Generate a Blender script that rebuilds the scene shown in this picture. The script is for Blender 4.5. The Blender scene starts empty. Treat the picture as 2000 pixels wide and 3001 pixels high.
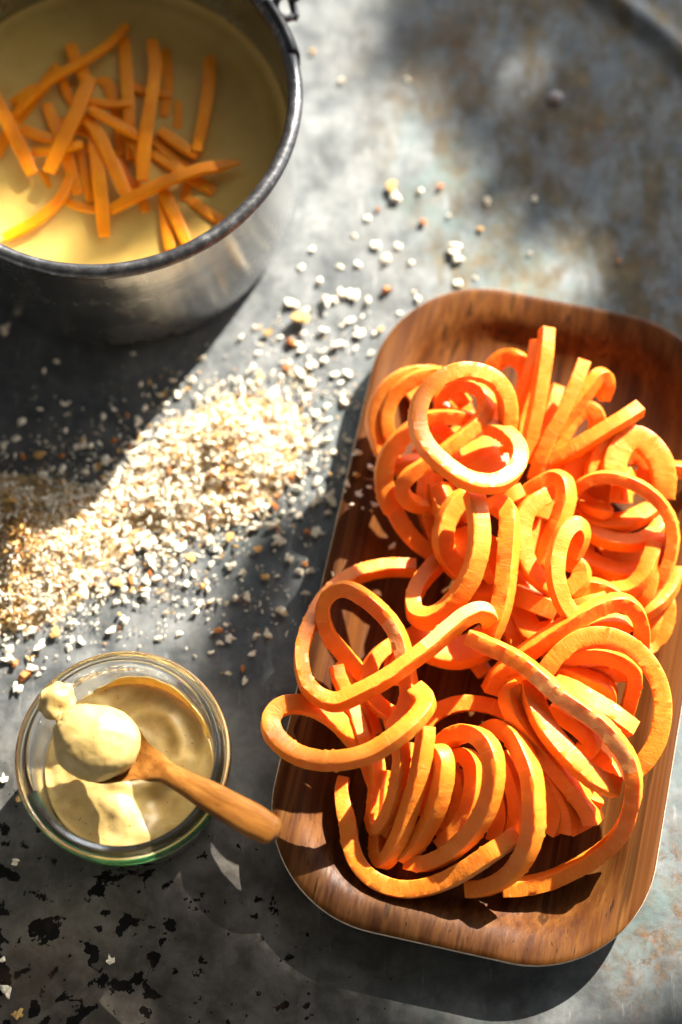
import bpy, math, random
from mathutils import Vector, Matrix, noise as mn
import bmesh

scene = bpy.context.scene
# ------------------------------------------------------------------ camera, world, sun
IMG_W, IMG_H = 2000.0, 3001.0
FPX, DIST, TILT = 5500.0, 1.02878, math.radians(20.15)
CAM = Vector((0, -DIST * math.sin(TILT), DIST * math.cos(TILT)))
FWD = Vector((0, math.sin(TILT), -math.cos(TILT)))
UPV = Vector((0, math.cos(TILT), math.sin(TILT)))


def P(px, py, z=0.0):
    """point at height z (metres above the table) seen at a photo position"""
    d = FWD + Vector((1, 0, 0)) * ((px - IMG_W / 2) / FPX) + UPV * ((IMG_H / 2 - py) / FPX)
    return CAM + d * ((z - CAM.z) / d.z)


cd = bpy.data.cameras.new('camera')
cam = bpy.data.objects.new('camera', cd)
scene.collection.objects.link(cam)
cam.location = CAM
cam.rotation_euler = (TILT, 0, 0)
cd.sensor_fit = 'VERTICAL'
cd.sensor_height = 36
cd.lens = FPX / IMG_H * 36
cd.clip_start = 0.01
cd.clip_end = 100
cd.dof.use_dof = True
cd.dof.focus_distance = 0.945
cd.dof.aperture_fstop = 2.5
scene.camera = cam

SUN_EL = math.radians(31.5)
_a = P(650, 931) - P(260, 1409)
AZ = Vector((_a.x, _a.y, 0)).normalized()            # horizontal direction towards the sun
SUN = Vector((AZ.x * math.cos(SUN_EL), AZ.y * math.cos(SUN_EL), math.sin(SUN_EL)))
w = bpy.data.worlds.new('World')
scene.world = w
w.use_nodes = True
nt = w.node_tree
sky = nt.nodes.new('ShaderNodeTexSky')
sky.sky_type = 'NISHITA'
sky.sun_disc = False
sky.dust_density = 0.15
sky.sun_elevation = SUN_EL
sky.sun_rotation = math.atan2(AZ.x, AZ.y)
hs = nt.nodes.new('ShaderNodeHueSaturation')          # thin veil of cloud: paler sky
hs.inputs['Saturation'].default_value = 0.18
nt.links.new(sky.outputs[0], hs.inputs['Color'])
nt.links.new(hs.outputs[0], nt.nodes['Background'].inputs[0])
nt.nodes['Background'].inputs[1].default_value = 0.11
sl = bpy.data.lights.new('sun', 'SUN')
sl.energy = 5.0
sl.angle = math.radians(0.6)
sl.color = (1.0, 0.93, 0.82)
so = bpy.data.objects.new('sun', sl)
scene.collection.objects.link(so)
so.location = SUN * 3
so.rotation_euler = SUN.to_track_quat('Z', 'Y').to_euler()
scene.view_settings.view_transform = 'Standard'
scene.view_settings.look = 'None'
scene.view_settings.exposure = 2.2
scene.view_settings.gamma = 1.0
scene.view_settings.use_curve_mapping = False

RNG = random.Random(7)
C = scene.collection


# ------------------------------------------------------------------ helpers
def link(name, me, mats, parent=None):
    o = bpy.data.objects.new(name, me)
    C.objects.link(o)
    for m in (mats if isinstance(mats, (list, tuple)) else [mats]):
        if m.name not in [s.name for s in me.materials if s]:
            me.materials.append(m)
    if parent:
        o.parent = parent
    return o


def mesh(name, vs, fs, smooth=True):
    me = bpy.data.meshes.new(name)
    me.from_pydata([tuple(v) for v in vs], [], fs)
    me.validate()
    if smooth:
        me.polygons.foreach_set('use_smooth', [True] * len(me.polygons))
    me.update()
    return me


def fix_normals(me):
    bm = bmesh.new()
    bm.from_mesh(me)
    bmesh.ops.recalc_face_normals(bm, faces=bm.faces)
    bm.to_mesh(me)
    bm.free()


def empty(name, loc):
    o = bpy.data.objects.new(name, None)
    o.empty_display_size = 0.02
    C.objects.link(o)
    o.location = loc
    return o


def tag(o, label=None, cat=None, group=None, kind=None):
    if label:
        o['label'] = label
    if cat:
        o['category'] = cat
    if group:
        o['group'] = group
    if kind:
        o['kind'] = kind
    return o


def lathe(profile, n=128, closed=False):
    """profile: list of (r,z); closed joins the last ring to the first"""
    vs, fs = [], []
    for r, z in profile:
        for k in range(n):
            a = 2 * math.pi * k / n
            vs.append((r * math.cos(a), r * math.sin(a), z))
    m = len(profile)
    for i in range(m if closed else m - 1):
        j = (i + 1) % m
        for k in range(n):
            k2 = (k + 1) % n
            fs.append((i * n + k, i * n + k2, j * n + k2, j * n + k))
    return vs, fs


def smooth_profile(pts, sub=4):
    out = []
    for i in range(len(pts) - 1):
        p0 = pts[max(i - 1, 0)]; p1 = pts[i]; p2 = pts[i + 1]; p3 = pts[min(i + 2, len(pts) - 1)]
        for s in range(sub):
            t = s / sub
            out.append(tuple(0.5 * (2 * p1[k] + (p2[k] - p0[k]) * t + (2 * p0[k] - 5 * p1[k] + 4 * p2[k] - p3[k]) * t * t
                                    + (3 * p1[k] - p0[k] - 3 * p2[k] + p3[k]) * t ** 3) for k in range(len(p1))))
    out.append(tuple(pts[-1]))
    return out


def spline(pts, step):
    """Catmull-Rom through Vectors, resampled at even steps"""
    raw = [Vector(p) for p in smooth_profile([tuple(p) for p in pts], 24)]
    L = [0]
    for a, b in zip(raw, raw[1:]):
        L.append(L[-1] + (b - a).length)
    n = max(6, int(L[-1] / step))
    out, j = [], 0
    for i in range(n + 1):
        s = L[-1] * i / n
        while j < len(L) - 2 and L[j + 1] < s:
            j += 1
        d = L[j + 1] - L[j]
        out.append(raw[j].lerp(raw[j + 1], (s - L[j]) / d if d > 1e-9 else 0))
    return out


def tube(pts, r, n=12):
    vs, fs = [], []
    m = len(pts)
    up = Vector((0.3, 0.2, 1))
    for i, p in enumerate(pts):
        t = (pts[min(i + 1, m - 1)] - pts[max(i - 1, 0)]).normalized()
        a = (up - t * up.dot(t)).normalized()
        up = a
        b = t.cross(a)
        for k in range(n):
            q = 2 * math.pi * k / n
            vs.append(p + (a * math.cos(q) + b * math.sin(q)) * r)
    for i in range(m - 1):
        for k in range(n):
            k2 = (k + 1) % n
            fs.append((i * n + k, i * n + k2, (i + 1) * n + k2, (i + 1) * n + k))
    fs.append(tuple(range(n))[::-1])
    fs.append(tuple((m - 1) * n + k for k in range(n)))
    return vs, fs


# ------------------------------------------------------------------ materials
class NT:
    def __init__(self, name):
        self.m = bpy.data.materials.new(name)
        self.m.use_nodes = True
        self.t = self.m.node_tree
        self.b = self.t.nodes['Principled BSDF']
        self.co = self.t.nodes.new('ShaderNodeTexCoord')

    def n(self, typ, **kw):
        nd = self.t.nodes.new(typ)
        for k, v in kw.items():
            setattr(nd, k, v)
        return nd

    def l(self, a, b):
        self.t.links.new(a, b)

    def put(self, sock, v):
        if hasattr(v, 'links') or isinstance(v, bpy.types.NodeSocket):
            self.l(v, sock)
        else:
            sock.default_value = v

    def mapping(self, src, scale=(1, 1, 1), rot=(0, 0, 0), loc=(0, 0, 0)):
        m = self.n('ShaderNodeMapping')
        m.inputs['Scale'].default_value = scale
        m.inputs['Rotation'].default_value = rot
        m.inputs['Location'].default_value = loc
        self.l(src, m.inputs[0])
        return m.outputs[0]

    def noise(self, vec, scale, detail=4, rough=0.55, dist=0.0):
        x = self.n('ShaderNodeTexNoise')
        self.l(vec, x.inputs['Vector'])
        x.inputs['Scale'].default_value = scale
        x.inputs['Detail'].default_value = detail
        x.inputs['Roughness'].default_value = rough
        x.inputs['Distortion'].default_value = dist
        return x.outputs['Fac']

    def ramp(self, fac, stops, mode='LINEAR'):
        r = self.n('ShaderNodeValToRGB')
        r.color_ramp.interpolation = mode
        e = r.color_ramp.elements
        while len(e) < len(stops):
            e.new(0.5)
        for q, (p, c) in zip(e, stops):
            q.position = p
            q.color = tuple(c) + (1,) if len(c) == 3 else c
        self.l(fac, r.inputs[0])
        return r.outputs[0]

    def rng(self, v, a, b, c=0.0, d=1.0, smooth=True):
        r = self.n('ShaderNodeMapRange')
        r.interpolation_type = 'SMOOTHSTEP' if smooth else 'LINEAR'
        self.put(r.inputs[0], v)
        for i, x in enumerate((a, b, c, d)):
            r.inputs[i + 1].default_value = x
        return r.outputs[0]

    def math(self, op, a, b=0.0):
        x = self.n('ShaderNodeMath', operation=op)
        self.put(x.inputs[0], a)
        self.put(x.inputs[1], b)
        return x.outputs[0]

    def mix(self, fac, a, b, typ='MIX'):
        x = self.n('ShaderNodeMix', data_type='RGBA', blend_type=typ)
        self.put(x.inputs[0], fac)
        self.put(x.inputs[6], a if not isinstance(a, tuple) else a + (1,))
        self.put(x.inputs[7], b if not isinstance(b, tuple) else b + (1,))
        return x.outputs[2]

    def blob(self, vec, c, r, soft=0.5):
        d = self.n('ShaderNodeVectorMath', operation='DISTANCE')
        self.l(vec, d.inputs[0])
        d.inputs[1].default_value = tuple(c)
        return self.rng(d.outputs['Value'], r * (1 - soft), r, 1.0, 0.0)

    def bump(self, h, strength=0.3, dist=0.001, normal=None):
        b = self.n('ShaderNodeBump')
        b.inputs['Strength'].default_value = strength
        b.inputs['Distance'].default_value = dist
        self.l(h, b.inputs['Height'])
        if normal is not None:
            self.l(normal, b.inputs['Normal'])
        return b.outputs[0]

    def set(self, **kw):
        names = dict(color='Base Color', rough='Roughness', metal='Metallic', normal='Normal', sss='Subsurface Weight',
                     rad='Subsurface Radius', scale='Subsurface Scale', spec='Specular IOR Level', trans='Transmission Weight',
                     ior='IOR', coat='Coat Weight', coat_rough='Coat Roughness', aniso='Anisotropic')
        for k, v in kw.items():
            if isinstance(v, tuple) and k == 'color':
                v = v + (1,)
            self.put(self.b.inputs[names[k]], v)
        return self.m


def mat_table():
    t = NT('old zinc sheet')
    o = t.co.outputs['Object']
    # warped coordinate so stains have ragged outlines
    wn = t.n('ShaderNodeTexNoise'); t.l(o, wn.inputs['Vector'])
    wn.inputs['Scale'].default_value = 22; wn.inputs['Detail'].default_value = 5
    ws = t.n('ShaderNodeVectorMath', operation='MULTIPLY_ADD')
    t.l(wn.outputs['Color'], ws.inputs[0]); ws.inputs[1].default_value = (.07, .07, 0); t.l(o, ws.inputs[2])
    off = t.n('ShaderNodeVectorMath', operation='SUBTRACT'); t.l(ws.outputs[0], off.inputs[0]); off.inputs[1].default_value = (.035, .035, 0)
    wv = off.outputs[0]
    big = t.noise(o, 9, 6, .6, .4)
    mid = t.noise(o, 38, 8, .70, .2)
    fine = t.noise(o, 210, 6, .7)
    grain = t.noise(t.mapping(o, (1, .16, 1), (0, 0, math.radians(-28))), 300, 4, .7)
    col = t.ramp(mid, [(.28, (.062, .070, .074)), (.44, (.125, .136, .140)), (.58, (.205, .214, .214)), (.78, (.33, .335, .33))])
    col = t.mix(t.rng(big, .35, .7), col, t.mix(.5, col, (.085, .09, .09)))
    col = t.mix(t.rng(fine, .4, .75, 0, .55), col, t.mix(.55, col, (.09, .09, .085)))
    col = t.mix(t.rng(grain, .58, .75, 0, .35), col, (.48, .48, .46))
    # brown-olive tarnish towards the far right
    tarn = t.math('ADD', t.blob(wv, P(1850, 350), .23, .85), t.math('MULTIPLY', t.blob(wv, P(1900, 1000), .17, .8), 1.0))
    tarn_n = t.noise(t.mapping(o, (1, .55, 1), (0, 0, math.radians(20))), 42, 8, .70, .2)
    f = t.math('MULTIPLY', t.rng(tarn, .0, .8), t.rng(tarn_n, .40, .60))
    col = t.mix(t.math('MULTIPLY', f, .9), col, t.ramp(t.noise(o, 70, 5, .6), [(.3, (.05, .042, .03)), (.6, (.12, .088, .045)), (.8, (.2, .14, .07))]))
    # rust blooms
    for (px, py, r, k) in ((1330, 120, .05, .7), (1370, 260, .04, .5), (1860, 2740, .05, 1), (1960, 2560, .045, .9), (1830, 2900, .03, .6),
                           (1930, 900, .06, .6), (1700, 420, .04, .5), (130, 2880, .05, .7), (1480, 2960, .03, .4)):
        rn = t.noise(o, 95 + 13 * k, 7, .7, .8)
        f = t.math('MULTIPLY', t.blob(wv, P(px, py), r, .9), t.rng(rn, .44, .62))
        col = t.mix(t.math('MULTIPLY', f, k), col, t.mix(t.rng(fine, .35, .6), (.055, .028, .011), (.15, .078, .032)))
    # blue-green patina
    for (px, py, r) in ((1560, 860, .07), (1990, 2350, .10), (1800, 2700, .06), (1300, 560, .06), (700, 1500, .05), (1300, 2900, .05), (1100, 1300, .06)):
        f = t.math('MULTIPLY', t.blob(wv, P(px, py), r, .9), t.rng(t.noise(o, 60, 6, .6), .35, .7))
        col = t.mix(t.math('MULTIPLY', f, .75), col, (.115, .160, .155))
    # browner, darker tone over the near end, strongest near left
    near = t.blob(wv, P(350, 3150), .24, .75)
    col = t.mix(t.math('MULTIPLY', near, .8), col, t.mix(t.rng(mid, .38, .66), (.085, .066, .048), (.19, .16, .125)))
    # black flaked spots, crowded at the near left corner
    spot_n = t.noise(o, 78, 4.5, .56, .25)
    spot_m = t.math('MAXIMUM', t.blob(o, P(150, 2830), .17, .8), t.math('MULTIPLY', t.blob(o, P(700, 2900), .13, .8), .8))
    thr = t.math('SUBTRACT', spot_n, t.math('MULTIPLY', t.math('SUBTRACT', 1.0, spot_m), .32))
    sp = t.rng(thr, .548, .568)
    spfine = t.rng(t.math('SUBTRACT', t.noise(o, 150, 3, .5, .3), t.math('MULTIPLY', t.math('SUBTRACT', 1.0, t.rng(spot_m, 0, .5)), .22)), .665, .685)
    sp = t.math('MAXIMUM', sp, spfine)
    # sparse pits everywhere
    pits = t.rng(t.noise(o, 150, 2, .5, .4), .74, .77)
    sp2 = t.math('MAXIMUM', sp, t.math('MULTIPLY', pits, .6))
    col = t.mix(sp2, col, t.mix(t.rng(t.noise(o, 45, 2), .55, .7), (.007, .006, .005), (.032, .014, .008)))
    # scratches
    scr = t.noise(t.mapping(o, (1, .018, 1), (0, 0, math.radians(-38))), 420, 2, .5)
    scr2 = t.noise(t.mapping(o, (.02, 1, 1), (0, 0, math.radians(20))), 380, 2, .5)
    s = t.math('MAXIMUM', t.rng(scr, .76, .80), t.rng(scr2, .77, .81))
    col = t.mix(t.math('MULTIPLY', s, .35), col, (.5, .5, .48))
    h = t.math('ADD', t.math('MULTIPLY', mid, .5), t.math('ADD', t.math('MULTIPLY', fine, .35), t.math('MULTIPLY', sp, -.4)))
    rough = t.math('ADD', t.rng(mid, .3, .7, .50, .66), t.math('MULTIPLY', sp2, .1))
    return t.set(color=col, rough=rough, metal=t.math('SUBTRACT', .85, t.math('MULTIPLY', sp2, .75)), normal=t.bump(h, .30, .0012), spec=t.math('SUBTRACT', .5, t.math('MULTIPLY', sp2, .4)))


def mat_wood(name, c0, c1, c2, scale=1.0, rough=.42, pores=True):
    t = NT(name)
    o = t.co.outputs['Object']
    wob = t.n('ShaderNodeTexNoise'); t.l(t.mapping(o, (1, .35, 1)), wob.inputs['Vector']); wob.inputs['Scale'].default_value = 9
    ad = t.n('ShaderNodeVectorMath', operation='MULTIPLY_ADD')
    t.l(wob.outputs['Color'], ad.inputs[0]); ad.inputs[1].default_value = (.012, .0, 0); t.l(o, ad.inputs[2])
    v = ad.outputs[0]
    g1 = t.noise(t.mapping(v, (150 * scale, 2.6 * scale, 150 * scale)), 1, 4, .6)
    g2 = t.noise(t.mapping(v, (420 * scale, 9 * scale, 420 * scale)), 1, 3, .6)
    g3 = t.noise(t.mapping(v, (22 * scale, 1.0 * scale, 22 * scale)), 1, 3, .5)
    col = t.ramp(g1, [(.3, c0), (.5, c1), (.72, c2)])
    col = t.mix(t.rng(g3, .35, .65, 0, .5), col, t.mix(.5, col, c0))
    col = t.mix(t.rng(g2, .5, .72, 0, .55), col, c0)
    if pores:
        p = t.rng(t.noise(t.mapping(v, (900, 26, 900)), 1, 2, .5), .66, .72)
        col = t.mix(t.math('MULTIPLY', p, .8), col, tuple(x * .3 for x in c0))
        dk = t.rng(t.noise(t.mapping(v, (150, 1.6, 150)), 1, 2, .5), .62, .7)
        col = t.mix(t.math('MULTIPLY', dk, .7), col, tuple(x * .38 for x in c0))
    h = t.math('ADD', g2, t.math('MULTIPLY', g1, .5))
    return t.set(color=col, rough=t.rng(g2, .3, .7, rough - .06, rough + .1), normal=t.bump(h, .22, .0006), spec=.12)


def mat_potato(name, skin=False, deep=False):
    t = NT(name)
    uv = t.co.outputs['UV']
    o = t.co.outputs['Object']
    n1 = t.noise(o, 90, 4, .6)
    n2 = t.noise(o, 800, 3, .6)
    cr = t.noise(t.mapping(uv, (300, 3.5, 1)), 1, 4, .65, .8)
    if skin:
        col = t.ramp(t.noise(o, 260, 5, .65), [(.3, (.74, .29, .06)), (.5, (.80, .35, .10)), (.75, (.86, .43, .16))])
        d = t.rng(t.noise(o, 190, 3, .5, .5), .75, .79)
        col = t.mix(d, col, (.07, .03, .015))
        h = t.math('ADD', n2, t.math('MULTIPLY', n1, .6))
        return t.set(color=col, rough=.62, normal=t.bump(h, .3, .0005), sss=.4, rad=(1.0, .3, .08), scale=.004)
    if deep:
        col = t.ramp(n1, [(.3, (.84, .235, .002)), (.6, (.90, .29, .003)), (.8, (.93, .35, .006))])
    else:
        col = t.ramp(n1, [(.3, (.82, .205, .010)), (.55, (.87, .25, .020)), (.8, (.92, .32, .045))])
        col = t.mix(t.rng(cr, .55, .75, 0, .4), col, (.95, .43, .11))
        col = t.mix(t.rng(cr, .38, .28, 0, .35), col, (.68, .14, .006))
        col = t.mix(t.rng(n2, .62, .75, 0, .35), col, (.72, .2, .02))
    h = t.math('ADD', t.math('MULTIPLY', cr, 1.0), t.math('MULTIPLY', n2, .6))
    return t.set(color=col, rough=.44, normal=t.bump(h, .36, .0008), sss=.5, rad=(1.0, .24, .04), scale=.004, spec=.2 if deep else .4)


def mat_plain(name, color, rough=.5, metal=0.0, nscale=200, amt=.25, bump=.2, bdist=.0005, **kw):
    t = NT(name)
    o = t.co.outputs['Object']
    n1 = t.noise(o, nscale, 5, .6)
    col = t.mix(t.rng(n1, .3, .7), tuple(c * (1 - amt) for c in color), tuple(min(1, c * (1 + amt)) for c in color))
    return t.set(color=col, rough=t.rng(t.noise(o, nscale * .6, 3), .3, .7, rough - .07, rough + .07), metal=metal,
                 normal=t.bump(n1, bump, bdist), **kw)


def mat_pot():
    t = NT('scuffed aluminium')
    o = t.co.outputs['Object']
    br = t.noise(t.mapping(o, (12, 12, 900)), 1, 3, .6)
    n1 = t.noise(o, 30, 6, .65)
    sc = t.rng(t.noise(t.mapping(o, (160, 160, 160)), 1, 5, .7), .62, .7)
    col = t.ramp(n1, [(.3, (.34, .34, .345)), (.6, (.48, .48, .475)), (.8, (.58, .58, .57))])
    col = t.mix(t.math('MULTIPLY', sc, .5), col, (.16, .15, .14))
    h = t.math('ADD', br, t.math('MULTIPLY', t.noise(o, 140, 4), .6))
    return t.set(color=col, rough=t.rng(n1, .3, .7, .18, .30), metal=1.0, normal=t.bump(h, .26, .0006))


def mat_rim():
    t = NT('worn rim metal')
    o = t.co.outputs['Object']
    n1 = t.noise(o, 160, 6, .7)
    n2 = t.noise(o, 28, 4, .6)
    col = t.ramp(n1, [(.3, (.045, .045, .048)), (.55, (.13, .13, .135)), (.75, (.34, .34, .35))])
    return t.set(color=col, rough=t.rng(n2, .3, .7, .28, .45), metal=.85, normal=t.bump(n1, .35, .0007))


def mat_soup():
    t = NT('creamy yellow soup')
    o = t.co.outputs['Object']
    n1 = t.noise(o, 40, 5, .6, .5)
    sp = t.rng(t.noise(o, 420, 2, .5), .72, .76)
    col = t.ramp(n1, [(.3, (.58, .365, .085)), (.7, (.68, .455, .125))])
    col = t.mix(t.math('MULTIPLY', sp, .5), col, (.45, .2, .04))
    return t.set(color=col, rough=.22, normal=t.bump(n1, .15, .0015), sss=.4, rad=(1, .6, .2), scale=.006, spec=.5)


def mat_mustard(name='coarse mustard'):
    t = NT(name)
    o = t.co.outputs['Object']
    n1 = t.noise(o, 120, 5, .6, .4)
    n2 = t.noise(o, 700, 3, .6)
    sp = t.rng(t.noise(o, 520, 2, .5), .70, .73)
    col = t.ramp(n1, [(.3, (.43, .29, .088)), (.6, (.53, .375, .14)), (.8, (.59, .44, .20))])
    col = t.mix(t.math('MULTIPLY', sp, .75), col, (.25, .12, .03))
    h = t.math('ADD', t.math('MULTIPLY', n1, .35), t.math('MULTIPLY', n2, .5))
    return t.set(color=col, rough=.36, normal=t.bump(h, .25, .0008), sss=.4, rad=(1, .65, .25), scale=.004, spec=.5)


def mat_glass(name, tint, keep=.35):
    t = NT(name)
    t.set(color=tint, rough=.0, trans=1.0, ior=1.47)
    tr = t.n('ShaderNodeBsdfTransparent')
    tr.inputs[0].default_value = tint + (1,)
    mx = t.n('ShaderNodeMixShader')
    mx.inputs[0].default_value = keep
    out = [x for x in t.t.nodes if x.type == 'OUTPUT_MATERIAL'][0]
    t.l(t.b.outputs[0], mx.inputs[1]); t.l(tr.outputs[0], mx.inputs[2]); t.l(mx.outputs[0], out.inputs[0])
    return t.m


M_TABLE = mat_table()
M_BOARD = mat_wood('teak veneer', (.042, .0115, .0022), (.105, .036, .0075), (.180, .074, .018))
M_EDGE = mat_plain('pale ply edge', (.62, .50, .38), .55, nscale=300)
M_SPOON = mat_wood('cherry wood', (.15, .052, .008), (.27, .105, .019), (.38, .17, .038), 1.6, .42)
M_SPOON_DARK = mat_plain('dark wood tip', (.05, .022, .012), .6)  # darker colour for the end of the spoon handle
M_POTATO = mat_potato('orange sweet potato flesh')
M_SKIN = mat_potato('tan sweet potato skin', skin=True)
M_STRIP = mat_potato('soaked orange vegetable', deep=True)
M_POT = mat_pot()
M_RIM = mat_rim()
M_IRON = mat_plain('black iron', (.03, .03, .032), .42, .7, 180, .4, .4)
M_SOUP = mat_soup()
M_MUST = mat_mustard()
M_GLASS = mat_glass('clear jar glass', (.97, .985, .96), .03)
M_GREEN = mat_glass('jar refraction tint', (.03, .45, .22), .25)
M_CRUMB = [mat_plain('cream crumb', (.80, .72, .56), .75, 0, 500, .12, .5, sss=.15, rad=(1, .7, .4), scale=.001),
           mat_plain('golden crumb', (.56, .33, .10), .75, 0, 500, .2, .5),
           mat_plain('toasted crumb', (.44, .15, .03), .75, 0, 500, .25, .5)]

M_FINE = mat_plain('fine crumb', (.48, .33, .16), .8, 0, 700, .45, 1.0, .002)  # darker golden underlayer: shade between the crumbs put into its colour

# ------------------------------------------------------------------ table sheet
RIDGE = [P(1500, -260), P(1803, 0), P(1899, 66), P(2000, 154), P(2300, 520)]


def ridge_dist(x, y):
    best = 9
    for a, b in zip(RIDGE, RIDGE[1:]):
        ax, ay, bx, by = a.x, a.y, b.x, b.y
        dx, dy = bx - ax, by - ay
        t = max(0, min(1, ((x - ax) * dx + (y - ay) * dy) / (dx * dx + dy * dy)))
        best = min(best, math.hypot(x - ax - t * dx, y - ay - t * dy))
    return best


def make_table():
    xs = sorted(set([-1.6, -1.2, -.8, -.5, -.35] + [-.26 + i * .005 for i in range(125)] + [.45, .6, .8, 1.2, 1.6]))
    ys = sorted(set([-1.6, -1.2, -.8, -.55, -.42] + [-.34 + i * .005 for i in range(150)] + [.5, .7, .9, 1.2, 1.6]))
    vs, fs = [], []
    for y in ys:
        for x in xs:
            z = .0006 * (mn.noise(Vector((x * 9, y * 9, 0))) + .5 * mn.noise(Vector((x * 30, y * 30, 3)))) - .0006
            if x > .05 and y > .1:
                d = ridge_dist(x, y)
                z += .0060 * math.exp(-(d / .0065) ** 2)
            vs.append((x, y, z))
    nx = len(xs)
    for j in range(len(ys) - 1):
        for i in range(nx - 1):
            fs.append((j * nx + i, j * nx + i + 1, (j + 1) * nx + i + 1, (j + 1) * nx + i))
    return tag(link('table_top', mesh('table_top', vs, fs), M_TABLE), kind='structure')


make_table()

# leafy tree added out of view towards the sun to cast shade: its crown dapples the far right and the near left
def make_blocker():
    rng = random.Random(3)
    A0, A1 = P(1180, 250), P(1640, 830)
    adir = Vector((A1.x - A0.x, A1.y - A0.y, 0)).normalized()
    nrm = Vector((-adir.y, adir.x, 0))
    if nrm.dot(AZ) < 0:
        nrm = -nrm
    SOUPZ = .065
    lv, lf = [], []
    def leaf(c, size=1.0):
        a = Vector((rng.gauss(0, 1), rng.gauss(0, 1), rng.gauss(0, 1))).normalized()
        n = (SUN + Vector((rng.gauss(0, .45), rng.gauss(0, .45), rng.gauss(0, .45)))).normalized()
        a = (a - n * a.dot(n)).normalized(); b = n.cross(a)
        L = rng.uniform(.022, .040) * size; W = L * .42
        k = len(lv)
        lv.extend([c - a * L, c - a * L * .3 + b * W + n * .003, c + a * L * .35 + b * W * .8 + n * .002, c + a * L, c + a * L * .35 - b * W * .8 + n * .002, c - a * L * .3 - b * W + n * .003])
        lf.extend([(k, k + 1, k + 5), (k + 1, k + 2, k + 4, k + 5), (k + 2, k + 3, k + 4)])
    def ray(g, d):
        return g + SUN * d
    def shade(poly, count, base, ramp, dist, zt, seed, box, size=1.0):
        """leaves whose shade falls inside a patch of the table (or of a surface zt above it)"""
        made = tries = 0
        while made < count and tries < 60000:
            tries += 1
            px, py = rng.uniform(box[0], box[2]), rng.uniform(box[1], box[3])
            ins, dm = False, 1e9
            for (x0, y0), (x1, y1) in zip(poly, poly[1:] + poly[:1]):
                if (y0 > py) != (y1 > py) and px < (x1 - x0) * (py - y0) / (y1 - y0) + x0:
                    ins = not ins
                dx, dy = x1 - x0, y1 - y0
                t = max(0, min(1, ((px - x0) * dx + (py - y0) * dy) / (dx * dx + dy * dy)))
                dm = min(dm, math.hypot(px - x0 - t * dx, py - y0 - t * dy))
            if not ins:
                continue
            g = P(px, py, zt)
            dens = .12 + (base - .12) * min(1, dm / ramp) + .35 * mn.noise(Vector((g.x * 10, g.y * 10, seed)))
            if rng.random() > dens:
                continue
            leaf(ray(g, dist + rng.uniform(-.25, .3)), size)
            made += 1
    # over the far right corner and the far end of the tray
    shade([(1130, 130), (1420, 560), (1600, 850), (1500, 1010), (1560, 1200), (1760, 1440), (2060, 1660), (3400, 1660), (3400, -1700), (700, -1700)], 1500, .42, 260, 2.6, 0, 0, (700, -1700, 3400, 1660), .8)
    # over the near edge
    shade([(300, 2760), (470, 2585), (530, 2580), (610, 2700), (900, 2820), (1500, 3070), (1900, 3700), (600, 3700), (440, 3060), (320, 2900)], 1800, .9, 60, 2.3, 0, 4, (290, 2560, 1900, 3700), .45)
    # over the bare metal beside the left edge of the tray
    shade([(600, 1900), (780, 1570), (850, 1500), (880, 1560), (790, 2000), (770, 2200), (740, 2380), (670, 2380), (655, 2200), (590, 2050)], 420, .8, 60, 2.3, 0, 2, (590, 1500, 880, 2400), .42)
    # over the mouth of the pot
    shade([(-300, -120), (250, -160), (640, 0), (830, 250), (800, 520), (560, 760), (300, 680), (60, 520), (-300, 400)], 95, .6, 120, 2.2, SOUPZ, 7, (-300, -160, 830, 800), .8)
    root = empty('blocker', tuple(AZ * 3.3 + adir * .9))
    tag(root, 'leafy tree added outside the picture to cast shade', 'blocker')
    org = root.location.copy()
    m = mat_plain('leaf green', (.05, .09, .025), .5, 0, 60)
    link('blocker_crown', mesh('blocker_crown', [v - org for v in lv], lf, False), m, root)['kind'] = 'stuff'
    bark = mat_plain('bark', (.12, .09, .06), .9, 0, 40)
    vs, fs = [], []
    tips = [ray(A0 + nrm * .3 + adir * .3, 2.65), ray(A0 + nrm * .5 - adir * .2, 2.7), ray(P(700, 3500), 2.35)]
    top = org + Vector((0, 0, 1.1))
    for pl, r in [([org + Vector((0, 0, -.75)), org + Vector((.03, 0, .3)), top, top + Vector((-.1, .05, .7))], .07)] + [([top, top.lerp(t, .5) + Vector((0, 0, .12)), t], .012) for t in tips]:
        v, f = tube([p - org for p in spline(pl, .05)], r)
        b = len(vs); vs += v; fs += [tuple(b + i for i in q) for q in f]
    link('blocker_trunk', mesh('blocker_trunk', vs, fs), bark, root)


make_blocker()


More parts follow.
